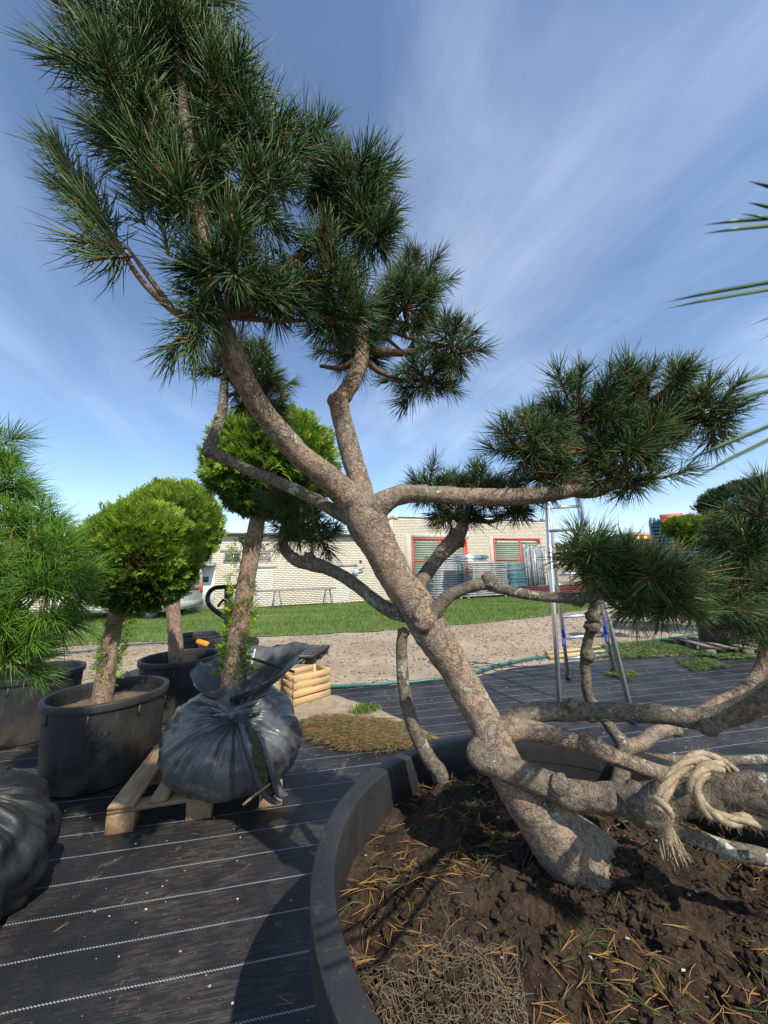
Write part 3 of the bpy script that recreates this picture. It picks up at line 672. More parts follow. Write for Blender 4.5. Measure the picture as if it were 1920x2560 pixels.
part('headboard', M_conc, TK, (-.55, .6, -.05, 0, p[2]+.1, p[2]+.34))
part('reflector', M_red, TK, (-.4, .6, -.09, -.051, p[2]-.1, p[2]+.09))
for x in (-.22, .24): part('reflector', M_yel, TK, (x-.1, x+.1, -.11, -.091, p[2]-.09, p[2]+.08))
for x in (-.1, 2.4):
    b = MB(); b.lathe([(.2, -.14), (.45, -.15), (.5, -.1), (.5, .1), (.45, .15), (.2, .14)], (0, 0, 0), 20); v = b.V[0].copy(); b.V[0] = v[:, [1, 0, 2]]; v = b.V[0].copy(); b.V[0] = v[:, [2, 0, 1]]; wq = b.build('wheel', M_tyre, TK, local=True); wq.location = (x+.3, .6, .5)

# ------------------------------------------------------------------ pots
def pot(name, label, c, R, h, soil=None, lugs=True, base=.9, n=72, cat='pot', group=None, thick=.012, lip=None):
    lip = lip or .055
    T = thing(name, label, cat, (c[0], c[1], .009), 0, group); rb = R*base; rw = R*.955
    b = MB(); b.lathe([(0, 0), (rb-.02, 0), (rb, .015), (rb+(rw-rb)*.5, h*.5), (rw, h-lip-.005), (rw, h-lip+.002)], (0, 0, 0), n); b.lathe([(rw-thick, h-.01), (rb+(rw-rb)*.5-thick, h*.5), (rb-thick, .05), (0, .05)], (0, 0, 0), n)
    b.build('wall', M_pot, T, local=True, smooth=True)
    b = MB(); b.lathe([(rw-.004, h-lip-.004), (R-.006, h-lip), (R-.001, h-lip+.002), (R, h-lip+.007), (R, h-.007), (R-.001, h-.002), (R-.006, h), (rw-thick+.004, h+.001), (rw-thick-.001, h-.001), (rw-thick-.003, h-.006), (rw-thick-.004, h-lip)], (0, 0, 0), n); b.build('rim', M_pot, T, local=True, smooth=True)
    if lugs:
        src = None
        for k in range(8):
            a = k*math.pi/4+.35
            if src is None:
                b = MB(); b.box((0, 0, 0), (.012, .012, .075), ch=.003); src = b.build('lug', M_pot, T, local=True); o = src
            else: o = inst('lug', src, T, (0, 0, 0))
            o.location = (math.cos(a)*(rw+.003), math.sin(a)*(rw+.003), h-lip-.042)
    if soil is not None:
        b = MB(); rs = rw-thick-.012; m_ = 24; V = []; rr = np.linspace(0, 1, m_)
        th = np.linspace(0, 2*np.pi, 60, endpoint=False)
        V = np.array([[(rs*q*math.cos(a), rs*q*math.sin(a), soil+.06*(1-q*q)+.03*mnoise.noise(Vector((rs*q*math.cos(a)*9, rs*q*math.sin(a)*9, c[0])))) for a in th] for q in rr])
        i_, j_ = np.meshgrid(np.arange(m_-1), np.arange(60), indexing='ij'); b.add(V.reshape(-1, 3), np.stack([i_*60+j_, (i_+1)*60+j_, (i_+1)*60+(j_+1) % 60, i_*60+(j_+1) % 60], -1).reshape(-1, 4))
        b.build('soil', M_soilw, T, local=True, smooth=True)
    return T
P1 = (-2.29, 3.20); P2 = (-2.39, 4.46); P4 = (-2.2, 5.34); P3 = (-2.98, 6.0); P5 = (-3.62, 3.95)
T1 = pot('plant_pot', 'black plastic pot with dusty wall holding the front ball conifer', P1, .425, .6, .47)
T2 = pot('plant_pot', 'black pot holding the rear ball conifer, behind the dusty pot', P2, .425, .6, .40)
pot('plant_pot', 'empty black pot right behind the wrapped conifer trunk', P4, .39, .60)
pot('plant_pot', 'empty black pot farthest back, near the gravel edge', P3, .40, .60)
pot('plant_pot', 'black pot at left edge under the bright pine needles', P5, .425, .6, .38)

# ------------------------------------------------------------------ clipped thuja trees
def frameof(d):
    d = nrm(d); a = np.where(np.abs(d[:, 2:3]) < .9, np.array([[0, 0, 1.]]), np.array([[1., 0, 0]])); u = nrm(np.cross(d, a)); return u, np.cross(d, u)
def sprays(b, P, D, size, tint, K=9, flat=1.):
    """flattened scale-leaf sprays: a spine with alternating leaflets"""
    n = len(P); D = nrm(D); u, v = frameof(D); a = rng.uniform(0, 2*np.pi, n)[:, None]; S = u*np.cos(a)+v*np.sin(a); Nn = np.cross(D, S)
    sz = size*rng.uniform(.5, 1.45, n)
    for k in range(K):
        tt = (k+.3)/K; sg = 1 if k % 2 else -1
        if k == K-1: dr_, base, ln = D, P+D*(sz*.62)[:, None], sz*.45
        else:
            ang = rng.uniform(.5, .9, n)[:, None]; dr_ = D*np.cos(ang)+S*np.sin(ang)*sg+Nn*rng.normal(0, .18, n)[:, None]; base = P+D*(sz*tt*.8)[:, None]; ln = sz*(.60-.30*tt)*rng.uniform(.6, 1.35, n)
        wd = nrm(np.cross(dr_, Nn))*(ln*.145)[:, None]; Lv = dr_*ln[:, None]
        V = np.stack([base, base+Lv*.45+wd, base+Lv, base+Lv*.45-wd], 1).reshape(-1, 3); q = np.arange(n)*4
        b.add(V, np.stack([q, q+1, q+2, q+3], 1), np.repeat(np.clip(tint+rng.normal(0, .05, n), 0, 1), 4))
def fib(n): 
    i_ = np.arange(n)+.5; ph = np.arccos(1-2*i_/n); th = np.pi*(1+5**.5)*i_; return np.stack([np.cos(th)*np.sin(ph), np.sin(th)*np.sin(ph), np.cos(ph)], 1)
def ball(b, c, r, n, size, bright=.6, brown=.0, lump=.10, seed=0., low=-1., K=9):
    r = np.asarray(r, float)
    v = fib(n)+rng.normal(0, .03, (n, 3)); v = nrm(v); v = v[v[:, 2] > low]; n = len(v)
    lum = np.array([mnoise.noise(Vector(q*2.6+np.array([seed, 0, 0])))+.6*mnoise.noise(Vector(q*6+np.array([seed, 5, 0]))) for q in v])
    shell = 1+lump*lum+rng.normal(0, .025, n)
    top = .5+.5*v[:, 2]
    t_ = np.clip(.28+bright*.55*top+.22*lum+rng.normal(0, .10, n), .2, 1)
    if brown:
        bn = np.array([mnoise.noise(Vector(q*3.3+np.array([seed+9, 0, 0]))) for q in v]); mk = (bn > .42-brown*.6) & (rng.random(n) < .75) & (v[:, 2] < .45); t_[mk] = rng.uniform(0, .25, mk.sum()); shell[mk] -= .04
    out = nrm(v/r)
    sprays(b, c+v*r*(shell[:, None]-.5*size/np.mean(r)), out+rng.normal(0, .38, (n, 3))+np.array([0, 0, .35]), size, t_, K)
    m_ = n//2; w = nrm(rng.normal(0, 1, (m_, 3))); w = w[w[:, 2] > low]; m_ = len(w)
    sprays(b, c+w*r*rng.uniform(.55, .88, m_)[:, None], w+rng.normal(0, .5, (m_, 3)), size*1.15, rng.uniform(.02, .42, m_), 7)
    m2 = n//14; w = nrm(rng.normal(0, 1, (m2, 3))); w = w[w[:, 2] > max(low, -.6)]; m2 = len(w)
    sprays(b, c+w*r*rng.uniform(.96, 1.03, m2)[:, None], w+np.array([0, 0, .5])+rng.normal(0, .3, (m2, 3)), size*1.35, rng.uniform(.5, 1, m2), 9)
def limbs(b, a, c, r, n, rad=.012):
    for k in range(n):
        v = nrm(rng.normal(0, 1, 3)+np.array([0, 0, .3])); e = c+v*np.asarray(r)*.8; mid = (a+e)/2+np.array([0, 0, -.03]); b.tube(catmull([a, mid, e], 4), np.linspace(rad, rad*.3, 9), 5)
def trunk(T, pts, rad, m, n=14, amp=.12, fr=18., name='trunk'):
    b = MB(); Q = catmull(pts, 8); r = np.interp(np.linspace(0, 1, len(Q)), np.linspace(0, 1, len(rad)), rad); b.tube(Q, r, n, amp, fr); return b.build(name, m, T, smooth=True)
def thuja(label, base, pts, rad, c, r, n, size, bright, brown, seed, low=-1., mt=None):
    T = thing('thuja_tree', label, 'conifer', base); trunk(T, pts, rad, M_tbark)
    b = MB(); limbs(b, np.array(pts[-1], float), np.array(c), r, 26); b.build('limbs', M_twig, T)
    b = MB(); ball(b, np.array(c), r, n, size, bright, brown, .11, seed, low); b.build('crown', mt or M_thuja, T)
    return T
z1 = .47+.05
bp = np.array([P1[0]-.04, P1[1]-.02, z1]); c1 = at(350, 1392, 3.2)
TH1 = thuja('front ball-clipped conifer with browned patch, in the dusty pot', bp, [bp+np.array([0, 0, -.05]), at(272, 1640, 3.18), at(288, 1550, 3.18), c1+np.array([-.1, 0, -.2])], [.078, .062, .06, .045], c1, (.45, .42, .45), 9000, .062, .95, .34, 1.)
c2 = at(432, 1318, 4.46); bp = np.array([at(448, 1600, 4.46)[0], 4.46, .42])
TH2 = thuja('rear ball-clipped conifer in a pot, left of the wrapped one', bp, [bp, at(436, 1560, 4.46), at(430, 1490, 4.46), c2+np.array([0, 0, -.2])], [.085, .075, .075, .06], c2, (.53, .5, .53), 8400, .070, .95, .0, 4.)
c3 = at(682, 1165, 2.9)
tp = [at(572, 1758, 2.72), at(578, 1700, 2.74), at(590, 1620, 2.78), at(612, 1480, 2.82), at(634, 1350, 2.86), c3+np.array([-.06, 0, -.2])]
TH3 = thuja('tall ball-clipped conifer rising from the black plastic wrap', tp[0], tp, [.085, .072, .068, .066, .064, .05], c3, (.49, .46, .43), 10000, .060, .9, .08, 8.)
# tufts of green shoots sprouting on the bare trunks
def tufts(T, spots, size=.05):
    b = MB()
    for p, rr, n in spots:
        v = nrm(rng.normal(0, 1, (n, 3))*np.array([1, 1, .35])); sprays(b, p+v*np.array([rr, rr, rr*1.0])*rng.uniform(.7, 1.1, n)[:, None]+np.c_[np.zeros((n, 2)), rng.normal(0, rr*.8, n)], v+np.array([0, 0, .3]), size, rng.uniform(.35, 1, n), 7)
    b.build('sprouts', M_thuja, T)
tufts(TH3, [(at(583, 1640, 2.76), .075, 110), (at(588, 1610, 2.78), .08, 110), (at(604, 1520, 2.8), .08, 130), (at(602, 1545, 2.8), .075, 90), (at(605, 1455, 2.82), .07, 70), (at(608, 1385, 2.83), .07, 60), (at(634, 1350, 2.85), .06, 60), (at(600, 1660, 2.75), .07, 40)])
tufts(TH1, [(at(272, 1660, 3.18), .07, 120), (at(280, 1620, 3.18), .075, 110), (at(300, 1560, 3.18), .07, 60)])

# ------------------------------------------------------------------ cloud-pruned trees at right
CT = thing('cloud_pruned_tree', 'small cloud-pruned conifer with two green pads before the trailer', 'topiary', gp(1815, 1545))
q0 = np.array([*at(1815, 1430, 6.9)[:2], 0.])
trunk(CT, [q0, at(1818, 1470, 6.9), at(1814, 1417, 6.9)], [.05, .045, .04], M_tbark)
for pts in ([(1814, 1417), (1775, 1385), (1740, 1360), (1715, 1325)], [(1814, 1417), (1800, 1395), (1778, 1360), (1776, 1325)], [(1740, 1360), (1716, 1350), (1700, 1345)], [(1830, 1390), (1800, 1362), (1775, 1340)]):
    trunk(CT, [at(x, y, 6.9) for x, y in pts], [.03, .025, .022, .015], M_tbark, name='branch')
for k, (x, y, rx, ry) in enumerate(((1690, 1318, 26, 24), (1722, 1312, 26, 22), (1779, 1313, 34, 24), (1722, 1352, 18, 14))):
    b = MB(); ball(b, at(x, y, 6.9), (rx/F*6.9, rx/F*6.9, ry/F*6.9), 1100, .06, .8, .0, .12, 20+k, K=7); b.build('foliage_pad', M_thuja, CT)
BT = thing('topiary_tree', 'large dark clipped conifer with twin trunks beside the trailer', 'topiary', (*at(1845, 1400, 7.6)[:2], 0))
c = at(1880, 1262, 7.6)
for x in (1829, 1862): trunk(BT, [np.array([*at(x+4, 1500, 7.6)[:2], 0]), at(x+2, 1400, 7.6), at(x, 1330, 7.6), at(x+10, 1290, 7.6)], [.07, .06, .06, .04], M_tbark)
b = MB(); ball(b, c, (.9, .8, .48), 4200, .085, .55, 0, .08, 33); b.build('crown', M_topi, BT)
b = MB(); ball(b, at(1905, 1390, 7.9), (.55, .5, .55), 2000, .085, .7, 0, .1, 36); b.build('crown', M_thuja, BT)

# far trees behind the yard
M_far = m_tint('far_foliage', [(0, (.02, .04, .015)), (1, (.06, .10, .03))], .8)
for k, (px, Yd, hh, lab) in enumerate(((1345, 60, 6.0, 'distant tree seen just right of the brick building'), (1440, 75, 7.0, 'distant tree behind the small right pine pad'), (1530, 70, 6.5, 'distant tree left of the far truck'), (1640, 80, 6., 'distant tree behind the loaded trailer'), (420, 46, 5.0, 'distant tree beyond the workshop roof'))):
    p = gp(px, 1470); x = (px-960)/F*Yd; T = thing('far_tree', lab, 'tree', (x, Yd, 0), 0, 'trees on the horizon')
    trunk(T, [(x, Yd, 0), (x, Yd, hh*.5)], [.25, .15], M_tbark); b = MB()
    for m_ in range(5): ball(b, np.array([x+random.uniform(-2, 2), Yd+random.uniform(-1.5, 1.5), hh*random.uniform(.45, .72)]), (hh*.34, hh*.34, hh*.27), 350, .55, .5, 0, .3, k*7+m_, K=5)
    b.build('crown', M_far, T)

# ------------------------------------------------------------------ wooden pallet with wrapped root ball
pa = gp(262, 2093, .009); pb = gp(526, 2046, .009); ang = math.atan2(pb[1]-pa[1], pb[0]-pa[0])
PAL = thing('wooden_pallet', 'weathered wooden pallet under the black plastic wrapped root ball', 'pallet', pa, ang)
PW, PD, hb = 1.0, 1.15, .10
for k, x in enumerate((0, PW/2-.07, PW-.14)):
    for y in (0, PD/2-.05, PD-.10):
        b = MB(); b.box((x+.07, y+.06, .055), (.145, .12, .11), ch=.006); b.build('block', M_wood, PAL, local=True)
for y in (0, PD/2-.05, PD-.10):
    b = MB(); b.box((PW/2, y+.05, .1225), (PW, .1, .024), ch=.003); b.build('stringer', m_wood('pallet_stringer', (.24, .15, .08), (.40, .27, .15), .8, 0) if y == 0 else M_wood, PAL, local=True)
for x, w in ((.0, .145), (.22, .10), (.43, .145), (.66, .10), (.855, .145)):
    b = MB(); b.box((x+w/2, PD/2, .1465), (w, PD+.004, .023), ch=.004); b.build('deck_board', M_wood, PAL, local=True)

def folded_bag(c, R, pole, amp, nth=160, nph=60, seed=0., zmin=None, k1=7, squash=(1, 1, 1), taper=0.):
    """film wrapped round a lump, its folds running out from a tied knot at the pole"""
    pole = nrm(pole); u = nrm(np.cross([0, 0, 1.], pole)); v = np.cross(pole, u); V = []
    for i_ in range(nph+1):
        ph = math.pi*(i_/nph)**.9
        for j_ in range(nth):
            th = 2*math.pi*j_/nth
            d_ = pole*math.cos(ph)+(u*math.cos(th)+v*math.sin(th))*math.sin(ph)
            f1 = mnoise.noise(Vector((math.cos(th)*k1*.5, math.sin(th)*k1*.5, seed+ph*.35)))
            f2 = mnoise.noise(Vector((math.cos(th)*k1*1.4, math.sin(th)*k1*1.4, seed+5+ph*.8)))
            f3 = mnoise.noise(Vector(d_*3.2+np.array([seed, 1, 2]))); f4 = mnoise.noise(Vector(d_*8+np.array([seed, 1, 2])))
            rid = (1-abs(f1)*2.4)*.5+(1-abs(f2)*2.6)*.28
            env = min(1, ph/.35)*(.35+.65*max(0, 1-ph/2.4)); pinch = -.22*math.exp(-(ph/.30)**2)
            q = 1+amp*rid*env+amp*.45*f3+amp*.06*f4+pinch*.6
            p = c+d_*np.asarray(R)*q*np.asarray(squash)
            if taper:
                k_ = 1-taper*max(0, min(1, (c[2]-p[2])/R[2]))**1.3; p[0] = c[0]+(p[0]-c[0])*k_+.05*(1-k_); p[1] = c[1]+(p[1]-c[1])*k_
            if zmin is not None and p[2] < zmin: p[2] = zmin+(p[2]-zmin)*.06
            V.append(p)
    n = nth; i_, j_ = np.meshgrid(np.arange(nph), np.arange(n), indexing='ij')
    f = np.stack([i_*n+j_, (i_+1)*n+j_, (i_+1)*n+(j_+1) % n, i_*n+(j_+1) % n], -1).reshape(-1, 4); b = MB(); b.add(np.array(V), f); return b
bc = at(584, 1862, 2.74); kn = at(580, 1776, 2.44)
BAG = thing('plastic_wrapped_rootball', 'root ball wrapped in tied black plastic sitting on the wooden pallet', 'wrapped rootball', (bc[0], bc[1], .16))
b = folded_bag(bc, np.array([.445, .40, .385]), kn-bc, .15, seed=3., zmin=.165, taper=.42); b.build('wrap', M_film, BAG, smooth=True)
b = MB(); b.blob(kn+np.array([.0, -.02, -.01]), (.06, .045, .04), 2, .6, 2.5)
for k in range(11):
    a = random.uniform(0, 2*math.pi); e = kn+np.array([math.cos(a)*.16, -.02+.05*abs(math.cos(a)), math.sin(a)*.10-.02]); b.tube(catmull([kn+np.array([0, -.03, 0]), (kn+e)/2+np.array([0, -.03, .005]), e+np.array([0, .03, 0])], 5), np.linspace(.022, .006, 11), 7, .4, 30)
b.build('knot', M_film, BAG, smooth=True)
# open frill of film standing up behind the trunk
b = MB(); m_ = 90; K = 10; tc = at(590, 1735, 2.75); V = []
for i_ in range(K):
    s_ = i_/(K-1)
    for j_ in range(m_):
        a = math.radians(-80+340*j_/(m_-1)); wv = .18*mnoise.noise(Vector((math.cos(a)*2.2, math.sin(a)*2.2, 3+s_*.6)))
        r = .10+.15*s_**.8*(1+wv*1.8)*(1.25+.75*max(0, math.cos(a-.2)))*(.8 if math.cos(a) < 0 else 1); z = -.02+(.25+.06*max(0, math.cos(a-.4)))*s_*(1+wv)-(.16*s_*max(0, -math.sin(a)))
        V.append(tc+np.array([math.cos(a)*r*1.2, math.sin(a)*r, z+.012*mnoise.noise(Vector((a*6, s_*5, 0)))]))
i_, j_ = np.meshgrid(np.arange(K-1), np.arange(m_-1), indexing='ij'); b.add(np.array(V), np.stack([i_*m_+j_, i_*m_+j_+1, (i_+1)*m_+j_+1, (i_+1)*m_+j_], -1).reshape(-1, 4)); fr = b.build('frill', M_film, BAG, smooth=True)
so_ = fr.modifiers.new('thick', 'SOLIDIFY'); so_.thickness = .004
# loose flap with a mossy gap at the front right
b = MB()
pts = [at(600, 1805, 2.36), at(622, 1870, 2.29), at(645, 1940, 2.30), at(668, 1990, 2.34), at(690, 2010, 2.38)]
Q = catmull(pts, 8); wv = np.interp(np.linspace(0, 1, len(Q)), [0, .3, 1], [.012, .035, .03])
V = np.concatenate([[q+np.array([-w_, 0, 0]), q+np.array([0, -.018, .004]), q+np.array([w_, .012, 0])] for q, w_ in zip(Q, wv)]); m_ = len(Q); i_, j_ = np.meshgrid(np.arange(m_-1), np.arange(2), indexing='ij')
b.add(V, np.stack([i_*3+j_, (i_+1)*3+j_, (i_+1)*3+j_+1, i_*3+j_+1], -1).reshape(-1, 4))
Q2 = catmull([at(640, 1830, 2.38), at(668, 1900, 2.30), at(690, 1970, 2.33), at(705, 1995, 2.37)], 8); wv = np.linspace(.012, .04, len(Q2))
V = np.concatenate([[q+np.array([-w_, .01, 0]), q+np.array([0, -.02, .004]), q+np.array([w_, .02, 0])] for q, w_ in zip(Q2, wv)]); m_ = len(Q2); i_, j_ = np.meshgrid(np.arange(m_-1), np.arange(2), indexing='ij')
b.add(V, np.stack([i_*3+j_, (i_+1)*3+j_, (i_+1)*3+j_+1, i_*3+j_+1], -1).reshape(-1, 4))
fl = b.build('flap', M_film, BAG, smooth=True); so_ = fl.modifiers.new('thick', 'SOLIDIFY'); so_.thickness = .004
b = MB(); b.tube(catmull([at(622, 1815, 2.37), at(645, 1880, 2.30), at(665, 1945, 2.315), at(680, 1985, 2.36)], 8), np.concatenate([np.linspace(.012, .035, 12), np.linspace(.035, .02, 13)]), 10, .5, 40); b.build('moss', M_moss, BAG, smooth=True)
b = MB(); b.tube([at(608, 2012, 2.26), at(640, 1985, 2.28), at(675, 1960, 2.27)], [.008, .007, .005], 6, .3, 40); tag(b.build('stick', M_wood), 'dry stick lying against the wrapped root ball', 'stick')
# second wrapped root ball at the left edge
c = np.array([*at(-135, 2160, 1.9)]); 
BG2 = thing('plastic_wrapped_rootball', 'root ball in black woven wrap at the lower left edge', 'wrapped rootball', (c[0], c[1], .009))
b = folded_bag(c, np.array([.38, .35, .31]), np.array([.2, -.2, 1.]), .20, seed=14., zmin=.012, k1=8); b.build('wrap', m_plain('black_woven_wrap', (.010, .010, .011), (.022, .022, .023), .5, 7, bstr=.35, bdist=.01, spec=.4), BG2, smooth=True)

# ------------------------------------------------------------------ hand pallet truck, tool, plastic pallet, crate
Yh = 4.05; hb_ = np.array([*at(574, 1560, Yh)[:2], 0])
HT = thing('pallet_truck', 'black hand pallet truck with looped handle behind the wrapped conifer', 'pallet truck', hb_)
b = MB(); b.bar(at(573, 1700, Yh), at(572, 1470, Yh), .085, .05, (0, 1, 0), .008); b.build('handle_post', M_steelb, HT)
Q = catmull([at(598, 1467, Yh), at(560, 1467, Yh), at(533, 1472, Yh), at(520, 1488, Yh), at(521, 1508, Yh), at(536, 1525, Yh), at(568, 1548, Yh)], 7); b = MB(); b.tube(Q, .024, 10); b.build('handle_loop', M_steelb, HT, smooth=True)
b = MB(); b.tube(catmull([at(568, 1496, Yh), at(556, 1502, Yh), at(545, 1516, Yh)], 5), [.018]*5+[.014]*6, 8); b.build('lever', M_steelb, HT, smooth=True)
x0, y0 = hb_[0], hb_[1]
b = MB(); b.box((x0, y0, .25), (.3, .22, .3), ch=.02); b.build('hydraulic_unit', M_steelb, HT)
for dx in (-.12, .12):
    b = MB(); b.lathe([(0, -.03), (.09, -.03), (.1, -.02), (.1, .02), (.09, .03), (0, .03)], (0, 0, 0), 20); v = b.V[0].copy(); b.V[0] = v[:, [2, 1, 0]]+np.array([x0+dx, y0-.05, .11]); b.build('wheel', M_tyre, HT)
for dx in (-.18, .18):
    b = MB(); b.box((x0+dx+.0, y0+.32, .09), (.15, .5, .05), ch=.008); b.build('fork', M_steelb, HT)
ta = at(505, 1607, 2.98); tb = at(736, 1680, 2.86)
TL = thing('long_handled_tool', 'thin black garden tool with orange grip lying across the wrap', 'tool', tb)
b = MB(); b.tube([ta+(tb-ta)*s_ for s_ in np.linspace(.04, 1, 8)], .010, 8); b.build('shaft', M_steelb, TL, smooth=True)
b = MB(); b.tube([ta+(tb-ta)*s_ for s_ in (-.06, -.05, 0, .06, .075)], [.012, .021, .022, .021, .014], 10); b.build('grip', M_orange, TL, smooth=True)

q0, q1, q2 = gp(639, 1636, .15), gp(786, 1637, .15), gp(820, 1616, .15); xa = nrm(q1-q0); wq = np.linalg.norm(q1-q0); ya = np.array([-xa[1], xa[0], 0]); dq = .85
PP = thing('plastic_pallet', 'black plastic grid pallet on the dirt behind the wooden crate', 'pallet', (q0[0], q0[1], 0), math.atan2(xa[1], xa[0]))
SK = .35; sh = lambda x, y: x+SK*y*0
b = MB()
for y in np.linspace(0, dq, 8): b.box((wq/2, y, .135), (wq, .028, .03))
for x in np.linspace(0, wq, 11): b.box((x, dq/2, .136), (.028, dq, .03))
b.box((wq/2, 0, .115), (wq, .03, .06)); b.box((wq/2, dq, .115), (wq, .03, .06)); b.build('grid_deck', M_black, PP, local=True)
for x in (.09, wq/2, wq-.09):
    for y in (.09, dq/2, dq-.09):
        b = MB(); b.box((x, y, .05), (.15, .14, .10), ch=.01); b.build('foot', M_black, PP, local=True)

c0, c1_ = gp(733, 1767, .009), gp(826, 1739, .009); an = math.atan2(c1_[1]-c0[1], c1_[0]-c0[0]); lw = np.linalg.norm(c1_-c0); dw = .33; hc = .33
CR8 = thing('wooden_crate', 'open slatted crate of fresh wood right of the wrapped root ball', 'crate', c0, an)
for k in range(4):
    z = .042+k*.083
    for y in (0, dw): b = MB(); b.box((lw/2, y, z), (lw, .012, .066), ch=.001); b.build('slat', M_woodn, CR8, local=True)
    for x in (.012, lw-.012): b = MB(); b.box((x, dw/2, z), (.012, dw-.014, .066), ch=.001); b.build('slat', M_woodn, CR8, local=True)
for x in (.035, lw-.035):
    for y in (.022, dw-.022): b = MB(); b.box((x, y, hc/2), (.03, .03, hc), ch=.002); b.build('corner_post', M_woodn, CR8, local=True)
for y in np.linspace(.05, dw-.05, 4): b = MB(); b.box((lw/2, y, .012), (lw-.03, .07, .01)); b.build('bottom_slat', M_woodn, CR8, local=True)

# ------------------------------------------------------------------ ladder
LF, RFt = gp(1402, 1800, .012), gp(1585, 1808, .012); LB, RBt = gp(1421, 1698, .012), gp(1536, 1684, .012)
tl, tr = at(1362, 1190, 4.45), at(1432, 1185, 4.45)
LD = thing('stepladder', 'aluminium folding stepladder with blue locks on the ground cover', 'ladder', (LF+RFt+LB+RBt)/4)
up = nrm(tl-(LF+LB)/2)
for a, t_ in ((LF, tl), (RFt, tr), (LB, tl+np.array([.02, .06, 0])), (RBt, tr+np.array([.02, .06, 0]))):
    b = MB(); b.bar(a, t_, .028, .062, (0, 1, .3), .004); rl_ = b.build('rail', M_alu, LD)
    b = MB(); d_ = nrm(t_-a); b.bar(a-d_*.01, a+d_*.07, .04, .072, (0, 1, .3)); b.build('foot', M_blue if a is LF or a is RFt else M_black, rl_)
tb1, tb2 = tl+np.array([.02, .06, 0]), tr+np.array([.02, .06, 0]); hl = tl[2]
for z in np.arange(.28, hl-.05, .281):
    a = LB+(tb1-LB)*(z/hl); c = RBt+(tb2-RBt)*(z/hl); b = MB(); b.bar(a, c, .03, .034, (0, 0, 1), .006); b.build('rung', M_alu, LD)
for z in (1.15, 1.92):
    a = LF+(tl-LF)*(z/hl); c = RFt+(tr-RFt)*(z/hl); b = MB(); b.bar(a, c, .085 if z > 1.5 else .03, .03, (0, 0, 1), .006); b.build('step', M_alud if z > 1.5 else M_alu, LD)
for a, c in ((LB+(tb1-LB)*.26, LF+(tl-LF)*.30), (RBt+(tb2-RBt)*.26, RFt+(tr-RFt)*.30)):
    b = MB(); b.bar(a+np.array([0, 0, .13]), a+np.array([0, -.02, -.10]), .03, .05, (0, 1, 0)); b.bar(a+np.array([0, -.02, -.10]), a+(c-a)*.12+np.array([0, 0, -.2]), .018, .03, (0, 1, 0)); b.build('lock_strap', M_blue, LD)

# ------------------------------------------------------------------ hoses, timbers, right pallet
def hose(label, pts, r, m):
    Q = catmull([gp(x, y, r+.012) for x, y in pts], 10); Q[:, 2] += .004*np.sin(np.arange(len(Q))*.7); b = MB(); b.tube(Q, r, 10); return tag(b.build('garden_hose', m, smooth=True), label, 'hose')
hose('green garden hose along the fabric edge passing behind the ladder', [(700, 1722), (780, 1718), (900, 1713), (1000, 1706), (1084, 1699), (1177, 1683), (1269, 1658), (1367, 1640), (1450, 1628), (1546, 1613), (1638, 1600), (1730, 1589), (1850, 1583), (2000, 1588)], .021, M_hose)
hose('dull hose lying at the grass edge behind the left pots', [(-60, 1668), (60, 1648), (180, 1631), (260, 1621), (299, 1616), (329, 1611), (420, 1607), (520, 1606), (600, 1612)], .022, M_hosed)
for lab, A, B_ in (('front fresh timber board lying beside the hose', (1372, 1642), (1512, 1628)), ('rear fresh timber board lying under the ladder', (1366, 1632), (1500, 1618))):
    a, c = gp(*A, .03), gp(*B_, .03); b = MB(); b.bar(a, c, .10, .045, (0, 0, 1), .004); tag(b.build('timber_board', M_woodn), lab, 'board', 'timber boards by the ladder')
M_old = m_plain('old_grey_timber', (.10, .085, .065), (.19, .165, .13), .9, 12, bstr=.4)
pr = gp(1768, 1640, .009); RP = thing('wooden_pallet', 'old grey pallet at right edge under the dark pot', 'pallet', pr, math.radians(-8))
for x in (0, .55, 1.05):
    for y in (0, .4, .75): b = MB(); b.box((x+.07, y+.06, .05), (.14, .12, .10)); b.build('block', M_old, RP, local=True)
for x, w in ((0, .14), (.25, .12), (.5, .14), (.78, .12), (1.05, .14)): b = MB(); b.box((x+w/2, .45, .135), (w, .9, .022), ch=.003); b.build('deck_board', M_old, RP, local=True)
for y in (.06, .46, .81): b = MB(); b.box((.6, y, .112), (1.2, .1, .022)); b.build('stringer', M_old, RP, local=True)
pot('plant_pot', 'dark pot standing on the old pallet at right edge', (pr[0]+.66, pr[1]+.42), .36, .55, None, False)
bpy.data.objects[sorted(o.name for o in bpy.data.objects if o.name.startswith('plant_pot'))[-1]].location.z = .15

# ------------------------------------------------------------------ big pot with soil
D_ = .72; RZ = H-D_; PC = np.array([.676*D_, 1.522*D_]); PR_ = .960*D_; SZ = RZ-.10
BP = pot('large_round_pot', 'very large round black pot holding the leaning pine, lower right', PC, PR_, RZ-.009, None, False, .93, 128, thick=.024, lip=.09)
rs = PR_*.955-.026
S8 = gp(1118, 1966, SZ); base0 = gp(1500, 2180, SZ)
def soil_h(x, y):
    dx, dy = x-PC[0], y-PC[1]; r2 = (dx*dx+dy*dy)/(rs*rs)
    p = Vector((x*5, y*5, 0)); h = .035*mnoise.noise(p)+.024*mnoise.noise(p*2.3)+.018*abs(mnoise.noise(p*5.1))+.012*abs(mnoise.noise(p*12))+.006*mnoise.noise(p*26)
    return SZ+h-.03*r2+.05*math.exp(-((x-base0[0])**2+(y-base0[1])**2)/.03)+.045*math.exp(-((x-base0[0]-.06)**2+(y-base0[1]+.045)**2)/.008)+.05*math.exp(-((x-S8[0])**2+(y-S8[1])**2)/.02)-.03
